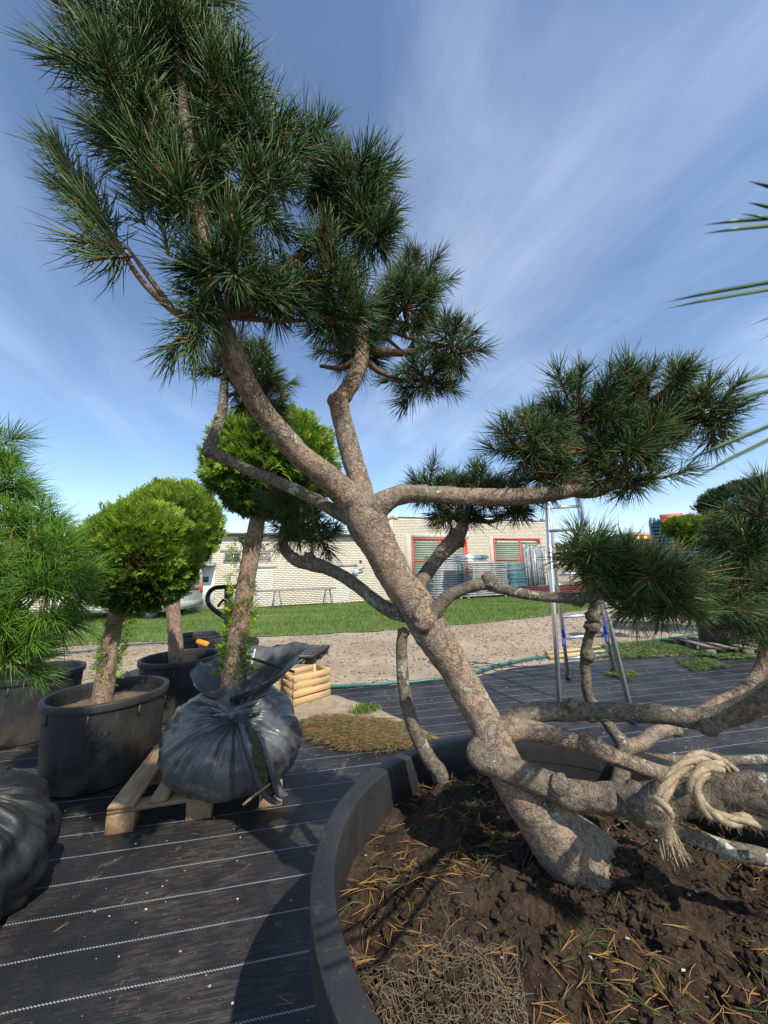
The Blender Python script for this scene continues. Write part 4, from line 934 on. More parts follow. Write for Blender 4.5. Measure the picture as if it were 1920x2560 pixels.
def m_soil():
    m, t, b = mat('dark_peat_soil'); v = coords(t); n = t.noise(v, 14, 7, .65); f = t.noise(v, 90, 5, .7)
    c = t.mix(t.step(n, .3, .7), (.035, .022, .014), (.095, .062, .039)); c = t.mix(t.math('MULTIPLY', t.step(f, .5, .7), .6), c, (.15, .105, .068))
    c = t.mix(t.step(t.noise(v, 190, 2, .5), .71, .75), c, (.34, .30, .25))
    L(t, c, b.inputs['Base Color']); b.inputs['Roughness'].default_value = .95; b.inputs['Specular IOR Level'].default_value = .2; bump(t, b, t.math('ADD', n, f), 1., .02); return m
M_soil = m_soil()
b = MB(); m_ = 110; th = np.linspace(0, 2*np.pi, 220, endpoint=False); V = []
for q in np.linspace(0, 1, m_):
    for a in th: x, y = PC[0]+rs*q*math.cos(a), PC[1]+rs*q*math.sin(a); V.append((x, y, soil_h(x, y)))
i_, j_ = np.meshgrid(np.arange(m_-1), np.arange(220), indexing='ij'); b.add(np.array(V), np.stack([i_*220+j_, (i_+1)*220+j_, (i_+1)*220+(j_+1) % 220, i_*220+(j_+1) % 220], -1).reshape(-1, 4))
tag(b.build('soil', M_soil, smooth=True), 'dark crumbly soil filling the large round pot', 'soil', kind='stuff')
b = MB()
def randdisc(n, rmax=.97):
    a = rng.uniform(0, 2*np.pi, n); r = rs*rmax*np.sqrt(rng.random(n)); return np.stack([PC[0]+r*np.cos(a), PC[1]+r*np.sin(a)], 1)
for k, (x, y) in enumerate(randdisc(5200)):
    dens = mnoise.noise(Vector((x*4+3, y*4, 1)))
    if random.random() > .55+dens: continue
    big = random.random() < .035; r = random.uniform(.012, .026) if big else .0022+.009*random.random()**3
    b.blob((x, y, soil_h(x, y)+r*.15), (r*random.uniform(.7, 1.5), r*random.uniform(.7, 1.4), r*random.uniform(.5, 1.)), 3 if big else 1, 1.1 if big else .9, 2.1 if big else 1.9)
for k in range(420):
    a = random.uniform(-3.3, .6); rr = random.uniform(.07, .15); x, y = base0[0]-.012+rr*math.cos(a)*1.15, base0[1]+.0+rr*math.sin(a); r = .003+.012*random.random()**2
    b.blob((x, y, soil_h(x, y)+r*.3), (r*random.uniform(.8, 1.5), r*random.uniform(.8, 1.4), r*random.uniform(.6, 1.)), 2 if r > .008 else 1, 1., 2.)
tag(b.build('soil_clods', M_soil), 'loose soil clods scattered in the large round pot', 'soil', kind='stuff')

# ------------------------------------------------------------------ needles
def needles(b, P, Dn, Ln, W, bend, tint, segs=(0., .34, .70)):
    n = len(P); Dn = nrm(Dn); u, v = frameof(Dn); a0 = rng.uniform(0, 2*np.pi, n)
    rings = []
    for t_, rr in zip(segs, (.75, 1., .85)):
        cc = P+Dn*(Ln*t_)[:, None]+bend*(Ln*t_*t_)[:, None]
        for k in range(3):
            a = a0+k*2.0944; rings.append(cc+(u*np.cos(a)[:, None]+v*np.sin(a)[:, None])*(W*rr)[:, None])
    rings.append(P+Dn*Ln[:, None]+bend*Ln[:, None]); V = np.stack(rings, 1).reshape(-1, 3); q = np.arange(n)*10
    fs = []
    for s_ in (0, 3):
        for k in range(3): fs.append(np.stack([q+s_+k, q+s_+(k+1) % 3, q+s_+3+(k+1) % 3, q+s_+3+k], 1))
    for k in range(3): fs.append(np.stack([q+6+k, q+6+(k+1) % 3, q+9], 1))
    b.add(V, fs, np.repeat(tint, 10))
def shoot(bn, bt, bb, p, ax, ln, n, NL, W=.0009, droop=.12, tint=.45, brown=.012, r0=.0045, bud=False):
    ax = nrm(ax); s_ = rng.random(n)**.75; cv = nrm(np.cross(ax, rng.normal(0, 1, 3)))*rng.uniform(-.15, .15)
    Pb = p+ax*(s_*ln)[:, None]+cv*((s_**2)*ln)[:, None]
    u, v = frameof(ax[None]); ph = rng.uniform(0, 2*np.pi, n); an = np.radians(np.interp(s_, [0, .7, 1], [72, 48, 22]))+rng.normal(0, .14, n)
    Dn = ax*np.cos(an)[:, None]+(u*np.cos(ph)[:, None]+v*np.sin(ph)[:, None])*np.sin(an)[:, None]
    Ln = NL*rng.uniform(.72, 1.12, n)*np.interp(s_, [0, .3, 1], [.8, 1, .92])
    bend = ax*rng.uniform(.02, .28, n)[:, None]+rng.normal(0, .18, (n, 3)); bend[:, 2] -= droop*rng.uniform(.2, 1.3, n)
    tt = np.clip(rng.normal(tint, .16, n), 0, .93); br_ = rng.random(n) < brown; tt[br_] = rng.uniform(.95, 1, br_.sum())
    needles(bn, Pb, Dn, Ln, np.full(n, W)*rng.uniform(.85, 1.15, n), bend, tt)
    bt.tube([p, p+ax*ln*.5+cv*ln*.25, p+ax*ln+cv*ln], [r0, r0*.85, r0*.6], 6)
    if bud: bb.blob(p+ax*(ln+.008)+cv*ln, (.005, .005, .012), 1, .1, 2, R=np.stack([u[0], v[0], ax], 1))
def padobj(T, bn, bt, bb, m=None):
    o = bn.build('foliage_pad', m or M_need, T); tag(bt.build('twigs', M_twig, o, smooth=True), kind='stuff')
    if bb.n: tag(bb.build('buds', M_bud, o, smooth=True), kind='stuff')
    return o
def pad(T, attach, lobes, nsh, NL, npn=110, W=.0009, up=.45, tint=.42, brown=.012, limb_r=.009, mat_=None, droop=.12, shl=(.05, .10), core=.35, budp=.35, avoid=None):
    """one foliage pad: limbs to each lobe, twigs to shoots spread through the lobes"""
    bn, bt, bb = MB(), MB(), MB(); at0 = np.asarray(attach, float)
    vol = np.array([np.prod(l[1])**.67 for l in lobes]); vol = vol/vol.sum()
    for (c, r), w in zip(lobes, vol):
        c = np.asarray(c); r = np.asarray(r); k = max(3, int(round(nsh*w)))
        lp = catmull([at0, (at0+c)/2+rng.normal(0, .012, 3)+np.array([0, 0, -.015]), c], 6); bt.tube(lp, np.linspace(limb_r, limb_r*.55, len(lp)), 7, .2, 40)
        vs = fib(k); vs = nrm(vs+rng.normal(0, .18, (k, 3)))
        for v in vs:
            q = random.uniform(core, .86); p = c+v*r*q
            ax = nrm(v*np.array([1, 1, .8])+np.array([0, 0, up])+rng.normal(0, .22, 3))
            sl_ = random.uniform(*shl); p = p-ax*sl_*.6
            bt.tube(catmull([c-v*r*.05, (c+p)/2+rng.normal(0, .006, 3)+np.array([0, 0, -.006]), p], 4), np.linspace(limb_r*.5, .0042, 9), 5)
            shoot(bn, bt, bb, p, ax, sl_, int(npn*random.uniform(.75, 1.25)), NL*random.uniform(.72, 1.15), W, droop*random.choice((.5, 1, 1, 2.4)), tint+random.uniform(-.14, .16), brown*random.choice((.3, 1, 1.5, 4)), bud=random.random() < budp)
    return padobj(T, bn, bt, bb, mat_)
def lob(x, y, Y, rx, ry, rd=None):
    k = Y/F; return (at(x, y, Y), (rx*k, (rd if rd is not None else (rx+ry)/2)*k, ry*k))
def branch(T, spec, name='branch', m=None, n=16, amp=.10, fr=26., per=7, knots=()):
    P = np.array([at(x, y, Y) for x, y, Y, w in spec]); zc = (P-CP)@FV; r = np.array([q[3] for q in spec])/2*zc/F*(zc/np.linalg.norm(P-CP, axis=1))**.6; Q = catmull(P, per); rr = catmull(np.stack([r, r*0, r*0], 1), per)[:, 0]
    b = MB(); b.tube(Q, np.maximum(rr, .003), n, amp, fr)
    for (x, y, Y, w) in knots: b.blob(at(x, y, Y), w/2*Y/F, 2, .35, 2.2)
    return b.build(name, m or M_bark, T, smooth=True)

# ------------------------------------------------------------------ the leaning pine
def proj(p):
    d = np.asarray(p)-CP; w = d@FV; return 960+F*(d@CR)/w, 1280-F*(d@CU)/w
base = gp(1487, 2172, SZ+.015)
PT = thing('pine_tree', 'leaning niwaki pine with thick flaking trunk in the large round pot', 'pine tree', base)
yb = base[1]-.02
tp_ = [(1405, 2098, yb+.02, 186), (1340, 2022, yb+.02, 148), (1272, 1935, yb+.03, 108), (1236, 1862, yb+.04, 102), (1205, 1790, yb+.08, 92), (1134, 1667, yb+.10, 84), (1066, 1557, yb+.115, 94), (1032, 1500, yb+.12, 90), (992, 1446, yb+.13, 84), (943, 1354, yb+.14, 90), (915, 1300, yb+.145, 104), (895, 1262, yb+.148, 84), (880, 1235, yb+.15, 30)]
branch(PT, [(*proj(base+np.array([.065, .0, -.17])), base[1], 215), (*proj(base+np.array([.012, 0, -.015])), base[1], 208)]+tp_, 'trunk', n=36, amp=.10, fr=14, per=10,
       knots=[(1058, 1548, yb+.07, 62), (1238, 1848, yb+.045, 76)])
YF = yb+.145
branch(PT, [(925, 1310, YF, 84), (890, 1262, YF-.01, 80), (850, 1222, YF-.03, 72), (790, 1170, YF-.08, 64), (740, 1128, YF-.12, 60), (660, 1032, YF-.2, 59), (602, 935, YF-.27, 60), (563, 845, YF-.33, 64), (533, 765, YF-.38, 64), (512, 660, YF-.42, 56), (500, 520, YF-.45, 46), (470, 350, YF-.5, 38), (452, 190, YF-.52, 30), (440, 60, YF-.53, 18)], n=24)
branch(PT, [(925, 1300, YF, 74), (905, 1230, YF+.02, 58), (882, 1150, YF+.03, 54), (858, 1060, YF+.05, 50), (848, 1010, YF+.06, 50), (862, 985, YF+.065, 46), (888, 940, YF+.075, 42), (903, 895, YF+.08, 40), (908, 840, YF+.09, 32), (905, 770, YF+.1, 24)], n=18, knots=[(838, 1003, YF+.05, 40)])
branch(PT, [(905, 1305, YF+.03, 60), (850, 1285, YF+.05, 34), (780, 1245, YF+.09, 32), (700, 1208, YF+.13, 31), (620, 1175, YF+.17, 29), (560, 1145, YF+.19, 28), (526, 1126, YF+.2, 34), (535, 1090, YF+.21, 27), (552, 1045, YF+.22, 25), (560, 990, YF+.23, 24), (562, 940, YF+.24, 18), (575, 900, YF+.25, 12)], m=M_bark2, knots=[(522, 1128, YF+.195, 34), (545, 1045, YF+.21, 22)])
branch(PT, [(915, 1300, YF, 84), (950, 1265, YF-.02, 62), (985, 1242, YF-.02, 52), (1030, 1234, YF-.03, 46), (1100, 1237, YF-.04, 44), (1200, 1243, YF-.06, 45), (1280, 1243, YF-.08, 46), (1370, 1235, YF-.09, 42), (1450, 1225, YF-.1, 32), (1560, 1208, YF-.1, 22), (1640, 1180, YF-.1, 14)], n=20)
branch(PT, [(1010, 1530, yb+.13, 54), (975, 1525, yb+.16, 38), (930, 1495, yb+.2, 32), (880, 1455, yb+.26, 31), (820, 1422, yb+.31, 32), (775, 1408, yb+.34, 38), (740, 1400, yb+.36, 30), (712, 1372, yb+.37, 27), (708, 1335, yb+.38, 22), (722, 1295, yb+.39, 12)], m=M_bark2, knots=[(772, 1398, yb+.335, 36)])
branch(PT, [(1005, 1530, yb+.16, 60), (1032, 1490, yb+.22, 40), (1062, 1440, yb+.28, 37), (1095, 1395, yb+.34, 36), (1125, 1362, yb+.38, 44), (1150, 1330, yb+.40, 34), (1165, 1290, yb+.42, 22)], m=M_bark2, knots=[(1140, 1352, yb+.39, 44)])
branch(PT, [(1050, 1560, yb+.10, 74), (1085, 1530, yb+.08, 44), (1120, 1492, yb+.07, 33), (1165, 1470, yb+.06, 30), (1205, 1460, yb+.05, 32), (1225, 1458, yb+.05, 40), (1260, 1473, yb+.05, 29), (1330, 1488, yb+.04, 27), (1400, 1494, yb+.04, 28), (1450, 1495, yb+.04, 32), (1500, 1487, yb+.03, 25), (1570, 1470, yb+.03, 17)], m=M_bark2, knots=[(1222, 1452, yb+.045, 40), (1445, 1500, yb+.035, 34), (1480, 1490, yb+.03, 30)])
y8 = float(gp(1118, 1966, SZ)[1])
branch(PT, [(*proj(gp(1118, 1966, SZ)+np.array([.02, .03, -.16])), y8+.03, 46), (1105, 1945, y8, 42), (1078, 1905, y8, 41), (1045, 1845, y8, 38), (1022, 1780, y8, 36), (1010, 1720, y8, 33), (1005, 1660, y8, 30), (1004, 1610, y8, 28), (1008, 1582, y8, 27)], m=M_bark2, knots=[(1008, 1584, y8, 28)])
branch(PT, [(1240, 1860, yb+.06, 70), (1281, 1812, yb+.07, 60), (1330, 1784, yb+.08, 52), (1410, 1780, yb+.08, 50), (1484, 1779, yb+.06, 50), (1607, 1783, yb+.02, 52), (1700, 1791, yb-.02, 56), (1775, 1797, yb-.05, 64), (1841, 1778, yb-.09, 68), (1920, 1742, yb-.14, 72), (2010, 1690, yb-.2, 74), (2120, 1600, yb-.28, 70), (2180, 1450, yb-.36, 60), (2200, 1250, yb-.42, 50), (2200, 1050, yb-.48, 40)], m=M_bark2, n=22, amp=.14, knots=[(1430, 1762, yb+.04, 26), (1770, 1815, yb-.06, 44), (1480, 1795, yb+.05, 22)])
branch(PT, [(1242, 1850, yb+.06, 74), (1294, 1821, yb+.04, 60), (1392, 1842, yb+.02, 52), (1440, 1855, yb+.01, 52), (1478, 1864, yb, 60), (1543, 1896, yb-.01, 50), (1644, 1931, yb-.03, 48), (1720, 1948, yb-.04, 44), (1820, 1965, yb-.04, 36)], n=20, amp=.14, knots=[(1478, 1858, yb-.01, 50)])
branch(PT, [(1238, 1864, yb+.05, 84), (1196, 1880, yb+.02, 68), (1215, 1905, yb-.0, 66), (1262, 1920, yb-.01, 68), (1374, 1965, yb-.04, 78), (1441, 1990, yb-.065, 82), (1577, 1998, yb-.115, 90), (1678, 1997, yb-.165, 100), (1813, 1984, yb-.225, 116), (1930, 1990, yb-.28, 124), (2100, 2020, yb-.34, 120)], m=M_bark2, n=24, amp=.13, knots=[(1400, 1962, yb-.065, 46), (1590, 2010, yb-.13, 80)])
branch(PT, [(1640, 2052, yb-.1, 40), (1671, 2066, yb-.12, 44), (1745, 2098, yb-.14, 48), (1833, 2125, yb-.15, 50), (1930, 2148, yb-.16, 54), (2060, 2190, yb-.18, 54)], m=M_bark2)
# branches inside the big crown
Yc = YF-.38
branch(PT, [(545, 790, Yc+.01, 40), (610, 750, Yc+.03, 36), (690, 695, Yc+.06, 36), (770, 625, Yc+.08, 34), (830, 550, Yc+.09, 32), (862, 470, Yc+.09, 22), (862, 370, Yc+.09, 10)], m=M_twig)
branch(PT, [(520, 800, Yc, 30), (455, 790, Yc-.02, 22), (395, 745, Yc-.03, 18), (345, 690, Yc-.04, 16), (300, 620, Yc-.05, 14), (240, 530, Yc-.06, 12), (180, 440, Yc-.07, 10), (130, 375, Yc-.07, 6)], m=M_twig)
branch(PT, [(430, 770, Yc-.02, 18), (370, 690, Yc-.04, 15), (320, 620, Yc-.05, 10)], m=M_twig)
branch(PT, [(505, 560, Yc-.04, 28), (580, 500, Yc-.04, 24), (650, 470, Yc-.04, 24), (690, 400, Yc-.03, 18), (680, 330, Yc-.03, 12)], m=M_twig)
# foliage pads
def sh_list(T, items, NL, npn, W=.00105, tint=.42, brown=.02, ln=(.07, .12), mt=None):
    bn, bt, bb = MB(), MB(), MB()
    for x0, y0, Y0, x1, y1, Y1 in items:
        p = at(x0, y0, Y0); e = at(x1, y1, Y1); l_ = np.linalg.norm(e-p); shoot(bn, bt, bb, p, e-p, l_, int(npn*max(.7, l_/.09)), NL*random.uniform(.9, 1.1), W, .1, tint+random.uniform(-.1, .12), brown, bud=random.random() < .6)
    return padobj(T, bn, bt, bb, mt)
pad(PT, at(455, 330, YF-.5), [lob(430, 130, YF-.52, 150, 150), lob(560, 250, YF-.48, 110, 130), lob(320, 230, YF-.54, 100, 140), lob(480, -10, YF-.52, 110, 110), lob(330, 30, YF-.55, 110, 100)], 66, .100, 92, .00145, .55, .48)
pad(PT, at(500, 520, YF-.45), [lob(650, 350, YF-.42, 130, 115), lob(470, 450, YF-.46, 140, 130), lob(630, 520, YF-.4, 130, 100), lob(360, 380, YF-.5, 90, 100)], 46, .096, 88, .00142, .35, .42, .02)
pad(PT, at(862, 480, Yc+.09), [lob(890, 480, Yc+.09, 110, 120), lob(800, 420, Yc+.08, 70, 90), lob(920, 570, Yc+.1, 80, 80)], 44, .090, 100, .00138, .25, .38)
pad(PT, at(560, 790, Yc), [lob(560, 690, Yc-.04, 140, 90), lob(700, 740, Yc+.04, 120, 70), lob(810, 690, Yc+.09, 100, 100), lob(840, 800, Yc+.12, 90, 50)], 50, .090, 90, .00135, .15, .38, .02)
sh_list(PT, [(240, 530, Yc-.06, 130, 375, Yc-.08), (300, 620, Yc-.05, 230, 500, Yc-.07), (320, 620, Yc-.05, 210, 590, Yc-.08), (330, 640, Yc-.05, 250, 640, Yc-.09), (290, 600, Yc-.05, 180, 470, Yc-.05), (420, 500, YF-.5, 300, 300, YF-.54), (440, 420, YF-.5, 270, 330, YF-.52), (430, 300, YF-.52, 250, 130, YF-.54), (470, 560, Yc-.08, 460, 480, Yc-.16), (560, 650, Yc-.05, 590, 560, Yc-.13), (510, 740, Yc-.03, 470, 850, Yc-.08), (530, 760, Yc, 440, 880, Yc-.02), (360, 560, Yc-.06, 330, 420, Yc-.08), (420, 640, Yc-.04, 400, 520, Yc-.1), (330, 130, YF-.55, 190, 60, YF-.57), (310, 200, YF-.55, 150, 140, YF-.57), (290, 90, YF-.56, 200, -30, YF-.57)], .098, 80, .00145, .55, .02)
pad(PT, at(905, 800, YF+.09), [lob(1010, 770, YF+.1, 125, 110), lob(1130, 865, YF+.08, 90, 90), lob(1040, 690, YF+.12, 100, 70), lob(1060, 945, YF+.12, 120, 60), lob(880, 880, YF+.14, 110, 50), lob(880, 810, YF+.2, 110, 70)], 112, .078, 92, .00118, .2, .42)
branch(PT, [(908, 870, YF+.085, 26), (960, 880, YF+.09, 22), (1030, 880, YF+.1, 16), (1100, 860, YF+.1, 8)], m=M_twig)
branch(PT, [(900, 900, YF+.08, 20), (850, 920, YF+.1, 14), (800, 915, YF+.11, 9)], m=M_twig)
branch(PT, [(905, 890, YF+.08, 20), (950, 930, YF+.1, 14), (1040, 960, YF+.11, 8)], m=M_twig)
pad(PT, at(565, 935, YF+.24), [lob(640, 950, YF+.27, 90, 95), lob(600, 880, YF+.26, 60, 50), lob(670, 1020, YF+.28, 55, 45), lob(530, 920, YF+.22, 25, 40)], 62, .074, 90, .00118, .3, .40)
pad(PT, at(1400, 1230, YF-.09), [lob(1325, 1110, YF-.08, 110, 90), lob(1450, 1025, YF-.06, 150, 105), lob(1620, 1005, YF-.08, 160, 105), lob(1560, 1120, YF-.1, 160, 70), lob(1755, 1035, YF-.12, 110, 95), lob(1390, 1180, YF-.06, 110, 55), lob(1580, 1195, YF-.1, 120, 40)], 150, .080, 92, .0012, .35, .44, .025)
pad(PT, at(1160, 1300, yb+.42), [lob(1080, 1220, yb+.44, 80, 50), lob(1190, 1220, yb+.42, 110, 55), lob(1285, 1265, yb+.40, 60, 55), lob(1130, 1285, yb+.42, 80, 40)], 66, .074, 88, .0012, .35, .38)
pad(PT, at(712, 1340, yb+.385), [lob(715, 1270, yb+.39, 75, 55), lob(795, 1335, yb+.40, 60, 45), lob(745, 1320, yb+.38, 70, 45)], 42, .074, 84, .0012, .3, .42)
pad(PT, at(1500, 1487, yb+.03), [lob(1470, 1390, yb+.03, 65, 60), lob(1540, 1420, yb+.03, 70, 60), lob(1640, 1440, yb+.0, 85, 65), lob(1600, 1500, yb+.0, 80, 35), lob(1670, 1510, yb-.02, 60, 40)], 62, .082, 95, .0012, .3, .50, .02)
# foliage carried by the big right-hand limb, mostly outside the picture
pad(PT, at(2200, 1050, yb-.48), [lob(2290, 700, yb-.5, 260, 250, 120), lob(2250, 1000, yb-.5, 200, 170, 120)], 42, .085, 90, .0010, .2, .42)
bn, bt, bb = MB(), MB(), MB(); pr_ = [((2040, 500), (1868, 452)), ((2040, 545), (1865, 506)), ((2050, 575), (1848, 534)), ((2050, 540), (1755, 563)), ((2060, 556), (1752, 585)), ((2040, 690), (1657, 757)), ((2050, 708), (1660, 773)), ((2030, 925), (1812, 962)), ((2040, 950), (1800, 1012)), ((2040, 1020), (1690, 1165)), ((2050, 1045), (1720, 1205))]
A_ = np.array([at(*p, .175) for p, q in pr_]); E_ = np.array([at(*q, .165) for p, q in pr_]); n = len(pr_); dv = E_-A_; bend = np.cross(nrm(dv), FV)*.05
needles(bn, A_, dv-bend*np.linalg.norm(dv, axis=1)[:, None], np.linalg.norm(dv, axis=1), np.full(n, .00125), bend, rng.uniform(.35, .7, n))
for p in ((2060, 560), (2060, 700), (2060, 1000)): bt.tube([at(p[0]-15, p[1]-20, .176), at(p[0]+60, p[1]+60, .18), at(p[0]+500, p[1]+100, .24), at(2200, 1050, yb-.48)], [.003, .004, .006, .008], 7)
padobj(PT, bn, bt, bb)

# ------------------------------------------------------------------ slender second pine in the same pot
b2 = gp(1549, 1958, SZ)
S2 = thing('pine_tree', 'slender pine with lichen stems behind the main trunk, right side', 'pine tree', b2); y2 = b2[1]
branch(S2, [(1545, 1985, y2-.02, 58), (1550, 1950, y2, 48), (1556, 1900, y2+.02, 46), (1557, 1862, y2+.03, 44), (1535, 1832, y2+.04, 32), (1509, 1797, y2+.05, 30), (1485, 1765, y2+.05, 29), (1470, 1738, y2+.05, 28), (1464, 1692, y2+.05, 27), (1464, 1630, y2+.04, 27), (1478, 1569, y2+.02, 25), (1482, 1530, y2, 25), (1488, 1497, y2-.02, 22)], 'trunk', M_bark2, knots=[(1470, 1638, y2+.035, 32), (1480, 1568, y2+.01, 34), (1482, 1540, y2, 32)])
branch(S2, [(1556, 1868, y2+.03, 44), (1601, 1860, y2+.03, 40), (1638, 1833, y2+.04, 38), (1700, 1812, y2+.05, 36), (1792, 1762, y2+.06, 36), (1859, 1724, y2+.06, 36), (1900, 1676, y2+.06, 35), (1913, 1618, y2+.05, 32), (1915, 1540, y2+.02, 30), (1905, 1470, y2-.02, 22), (1880, 1400, y2-.05, 16)], 'branch', M_bark, knots=[(1690, 1828, y2+.045, 26)])
branch(S2, [(1560, 1878, y2+.03, 36), (1610, 1893, y2+.02, 28), (1745, 1902, y2, 28), (1930, 1898, y2-.03, 30), (2100, 1890, y2-.05, 30)], 'branch', M_bark2)
pad(S2, at(1890, 1430, y2-.04), [lob(1815, 1470, y2-.06, 75, 75), lob(1850, 1380, y2-.08, 80, 70), lob(1900, 1280, y2-.12, 90, 80), lob(1760, 1500, y2-.08, 60, 50), lob(1880, 1560, y2-.02, 70, 50), lob(2000, 1400, y2-.08, 90, 100)], 84, .088, 90, .0012, .2, .40, .02)
# ------------------------------------------------------------------ bright pine at the left edge
lb = np.array([*at(-135, 2160, 1.9)[:2], .3]); LP = thing('pine_tree', 'bright green pine at left edge above the black woven wrap', 'pine tree', lb)
ly = 1.85
trunk(LP, [lb, lb+np.array([-.05, 0, .3]), at(-60, 1600, ly), at(-40, 1350, ly), at(-30, 1150, ly)], [.05, .045, .04, .03, .015], M_bark2)
pad(LP, at(-50, 1500, ly), [lob(40, 1540, ly-.1, 120, 110), lob(130, 1450, ly-.05, 95, 110), lob(30, 1380, ly-.1, 110, 110), lob(-20, 1240, ly-.05, 90, 130), lob(110, 1330, ly, 70, 60), lob(20, 1640, ly-.05, 110, 60), lob(-10, 1110, ly, 50, 70)], 120, .14, 100, .0015, .35, .5, .004, .011, M_needL, .16)

# ------------------------------------------------------------------ rope
RO = thing('rope', 'thick jute rope tied in a loop round the low branch', 'rope', at(1690, 2140, yb-.25))
def rope(b, pts, r, per=10, twist=34.):
    Q = catmull(pts, per); s_ = np.concatenate([[0], np.cumsum(np.linalg.norm(np.diff(Q, axis=0), axis=1))]); T_ = nrm(np.gradient(Q, axis=0)); u, v = frameof(T_)
    for k in range(1, len(u)):
        w = u[k-1]-T_[k]*np.dot(u[k-1], T_[k]); u[k] = nrm(w); v[k] = np.cross(T_[k], u[k])
    for k in range(3):
        a = s_*twist/ r*.011+k*2.0944; b.tube(Q+(u*np.cos(a)[:, None]+v*np.sin(a)[:, None])*r*.52, r*.56, 9, .18, 220)
    # loose fibres
    n = len(Q)*9; idx = rng.integers(1, len(Q)-1, n); a = rng.uniform(0, 6.28, n); d_ = u[idx]*np.cos(a)[:, None]+v[idx]*np.sin(a)[:, None]
    needles(b, Q[idx]+d_*r*.9, d_+T_[idx]*rng.normal(0, 1.2, n)[:, None], rng.uniform(.006, .018, n), np.full(n, .00022), rng.normal(0, .3, (n, 3)), np.full(n, .5))
yr = yb-.225
b = MB(); rope(b, [at(1640, 2026, yr-.03), at(1655, 1990, yr-.04), at(1678, 1950, yr-.03), at(1712, 1912, yr-.01), at(1758, 1890, yr+.01), at(1805, 1908, yr+.03), at(1842, 1940, yr+.06), at(1850, 2000, yr+.10)], .0118, 12); b.build('loop', M_rope, RO, smooth=True)
b = MB(); rope(b, [at(1800, 1915, yr-.02), at(1760, 1925, yr-.045), at(1736, 1965, yr-.055), at(1760, 2020, yr-.06), at(1810, 2048, yr-.055), at(1868, 2050, yr-.05), at(1925, 2062, yr-.04), at(2000, 2080, yr-.02)], .0118, 12); b.build('strand', M_rope, RO, smooth=True)
b = MB(); rope(b, [at(1628, 2008, yr-.05), at(1652, 2012, yr-.075), at(1668, 2034, yr-.07), at(1648, 2052, yr-.06), at(1630, 2038, yr-.05), at(1640, 2018, yr-.065), at(1660, 2030, yr-.07), at(1660, 2062, yr-.06)], .0125, 10); b.build('knot', M_rope, RO, smooth=True)
b = MB(); rope(b, [at(1660, 2050, yr-.06), at(1668, 2080, yr-.062), at(1676, 2108, yr-.062)], .0135, 8)
n = 420; p0 = at(1674, 2098, yr-.062); P_ = p0+rng.normal(0, .006, (n, 3)); tip = at(1692, 2150, yr-.065); dd = nrm(tip-p0)+rng.normal(0, .24, (n, 3))
needles(b, P_, dd, np.linalg.norm(tip-p0)*rng.uniform(.75, 1.25, n), np.full(n, .0011), rng.normal(0, .12, (n, 3)), np.full(n, .5)); b.build('frayed_end', M_rope, RO, smooth=True)

# ------------------------------------------------------------------ burlap netting on the soil
b = MB(); M_net = m_plain('burlap_net', (.12, .09, .055), (.22, .17, .11), .95, 60, bstr=.5)
def netp(u, v):
    c = gp(1120+190*u+50*v-30*u*v, 2455+115*v+10*u, SZ+.0); x, y = c[0], c[1]
    if math.hypot(x-PC[0], y-PC[1]) > rs-.02:
        k = (rs-.02)/math.hypot(x-PC[0], y-PC[1]); x, y = PC[0]+(x-PC[0])*k, PC[1]+(y-PC[1])*k
    p = Vector((u*5, v*5, 2)); return np.array([x, y, soil_h(x, y)+.014+.02*max(0, mnoise.noise(p))+.012*mnoise.noise(p*2.7)+.03*math.exp(-((u+.75)**2+(v+.3)**2)/.15)])
for k in range(34):
    u = -1+2*k/33
    b.tube([netp(u+.07*mnoise.noise(Vector((v*3, k*.7, 0)))+.006*(1 if j_ % 2 else -1), v) for j_, v in enumerate(np.linspace(-1, 1, 34))], .0006, 4)
for k in range(30):
    v = -1+2*k/29
    b.tube([netp(u, v+.08*mnoise.noise(Vector((u*3, k*.7, 5)))+.007*(1 if j_ % 2 else -1)) for j_, u in enumerate(np.linspace(-1, 1, 38))], .0006, 4)
n = 150; uv = rng.uniform(-1, 1, (n, 2)); P_ = np.array([netp(*q) for q in uv]); needles(b, P_, rng.normal(0, 1, (n, 3))*np.array([1, 1, .5])+np.array([0, 0, .15]), rng.uniform(.02, .06, n), np.full(n, .0006), rng.normal(0, .4, (n, 3)), np.full(n, .5))
tag(b.build('burlap_net', M_net), 'frayed burlap netting lying on the soil at the pot front', 'netting')

# ------------------------------------------------------------------ fallen needles and litter
M_dry = m_tint('fallen_needles', [(0, (.05, .09, .02)), (.28, (.09, .12, .03)), (.34, (.22, .13, .05)), (.6, (.40, .21, .05)), (.8, (.34, .17, .05)), (1, (.16, .11, .06))], .6)
def litter(b, P, zf, NL, W, greenp=.25):
    n = len(P); P = np.asarray(P); a = rng.uniform(0, 2*np.pi, n); d_ = np.stack([np.cos(a), np.sin(a), rng.uniform(-.05, .28, n)], 1); g = rng.random(n) < greenp; tt = np.where(g, rng.uniform(0, .28, n), rng.uniform(.34, 1, n))
    base_ = np.array([(x, y, zf(x, y)+random.uniform(.002, .014)) for x, y in P]); Ln = NL*rng.uniform(.6, 1.15, n)
    for s_ in (-1, 1):
        bend = np.stack([-np.sin(a), np.cos(a), np.zeros(n)], 1)*(rng.normal(0, .3, n)+s_*.07)[:, None]+np.array([0, 0, -.15]); needles(b, base_, d_, Ln, np.full(n, W), bend, tt)
b = MB(); q = randdisc(2100, .96); den = np.array([mnoise.noise(Vector((x*3.2, y*3.2, 7))) for x, y in q]); q = q[(rng.random(len(q)) < .55+den*1.1)]
litter(b, q, soil_h, .075, .0009, .30)
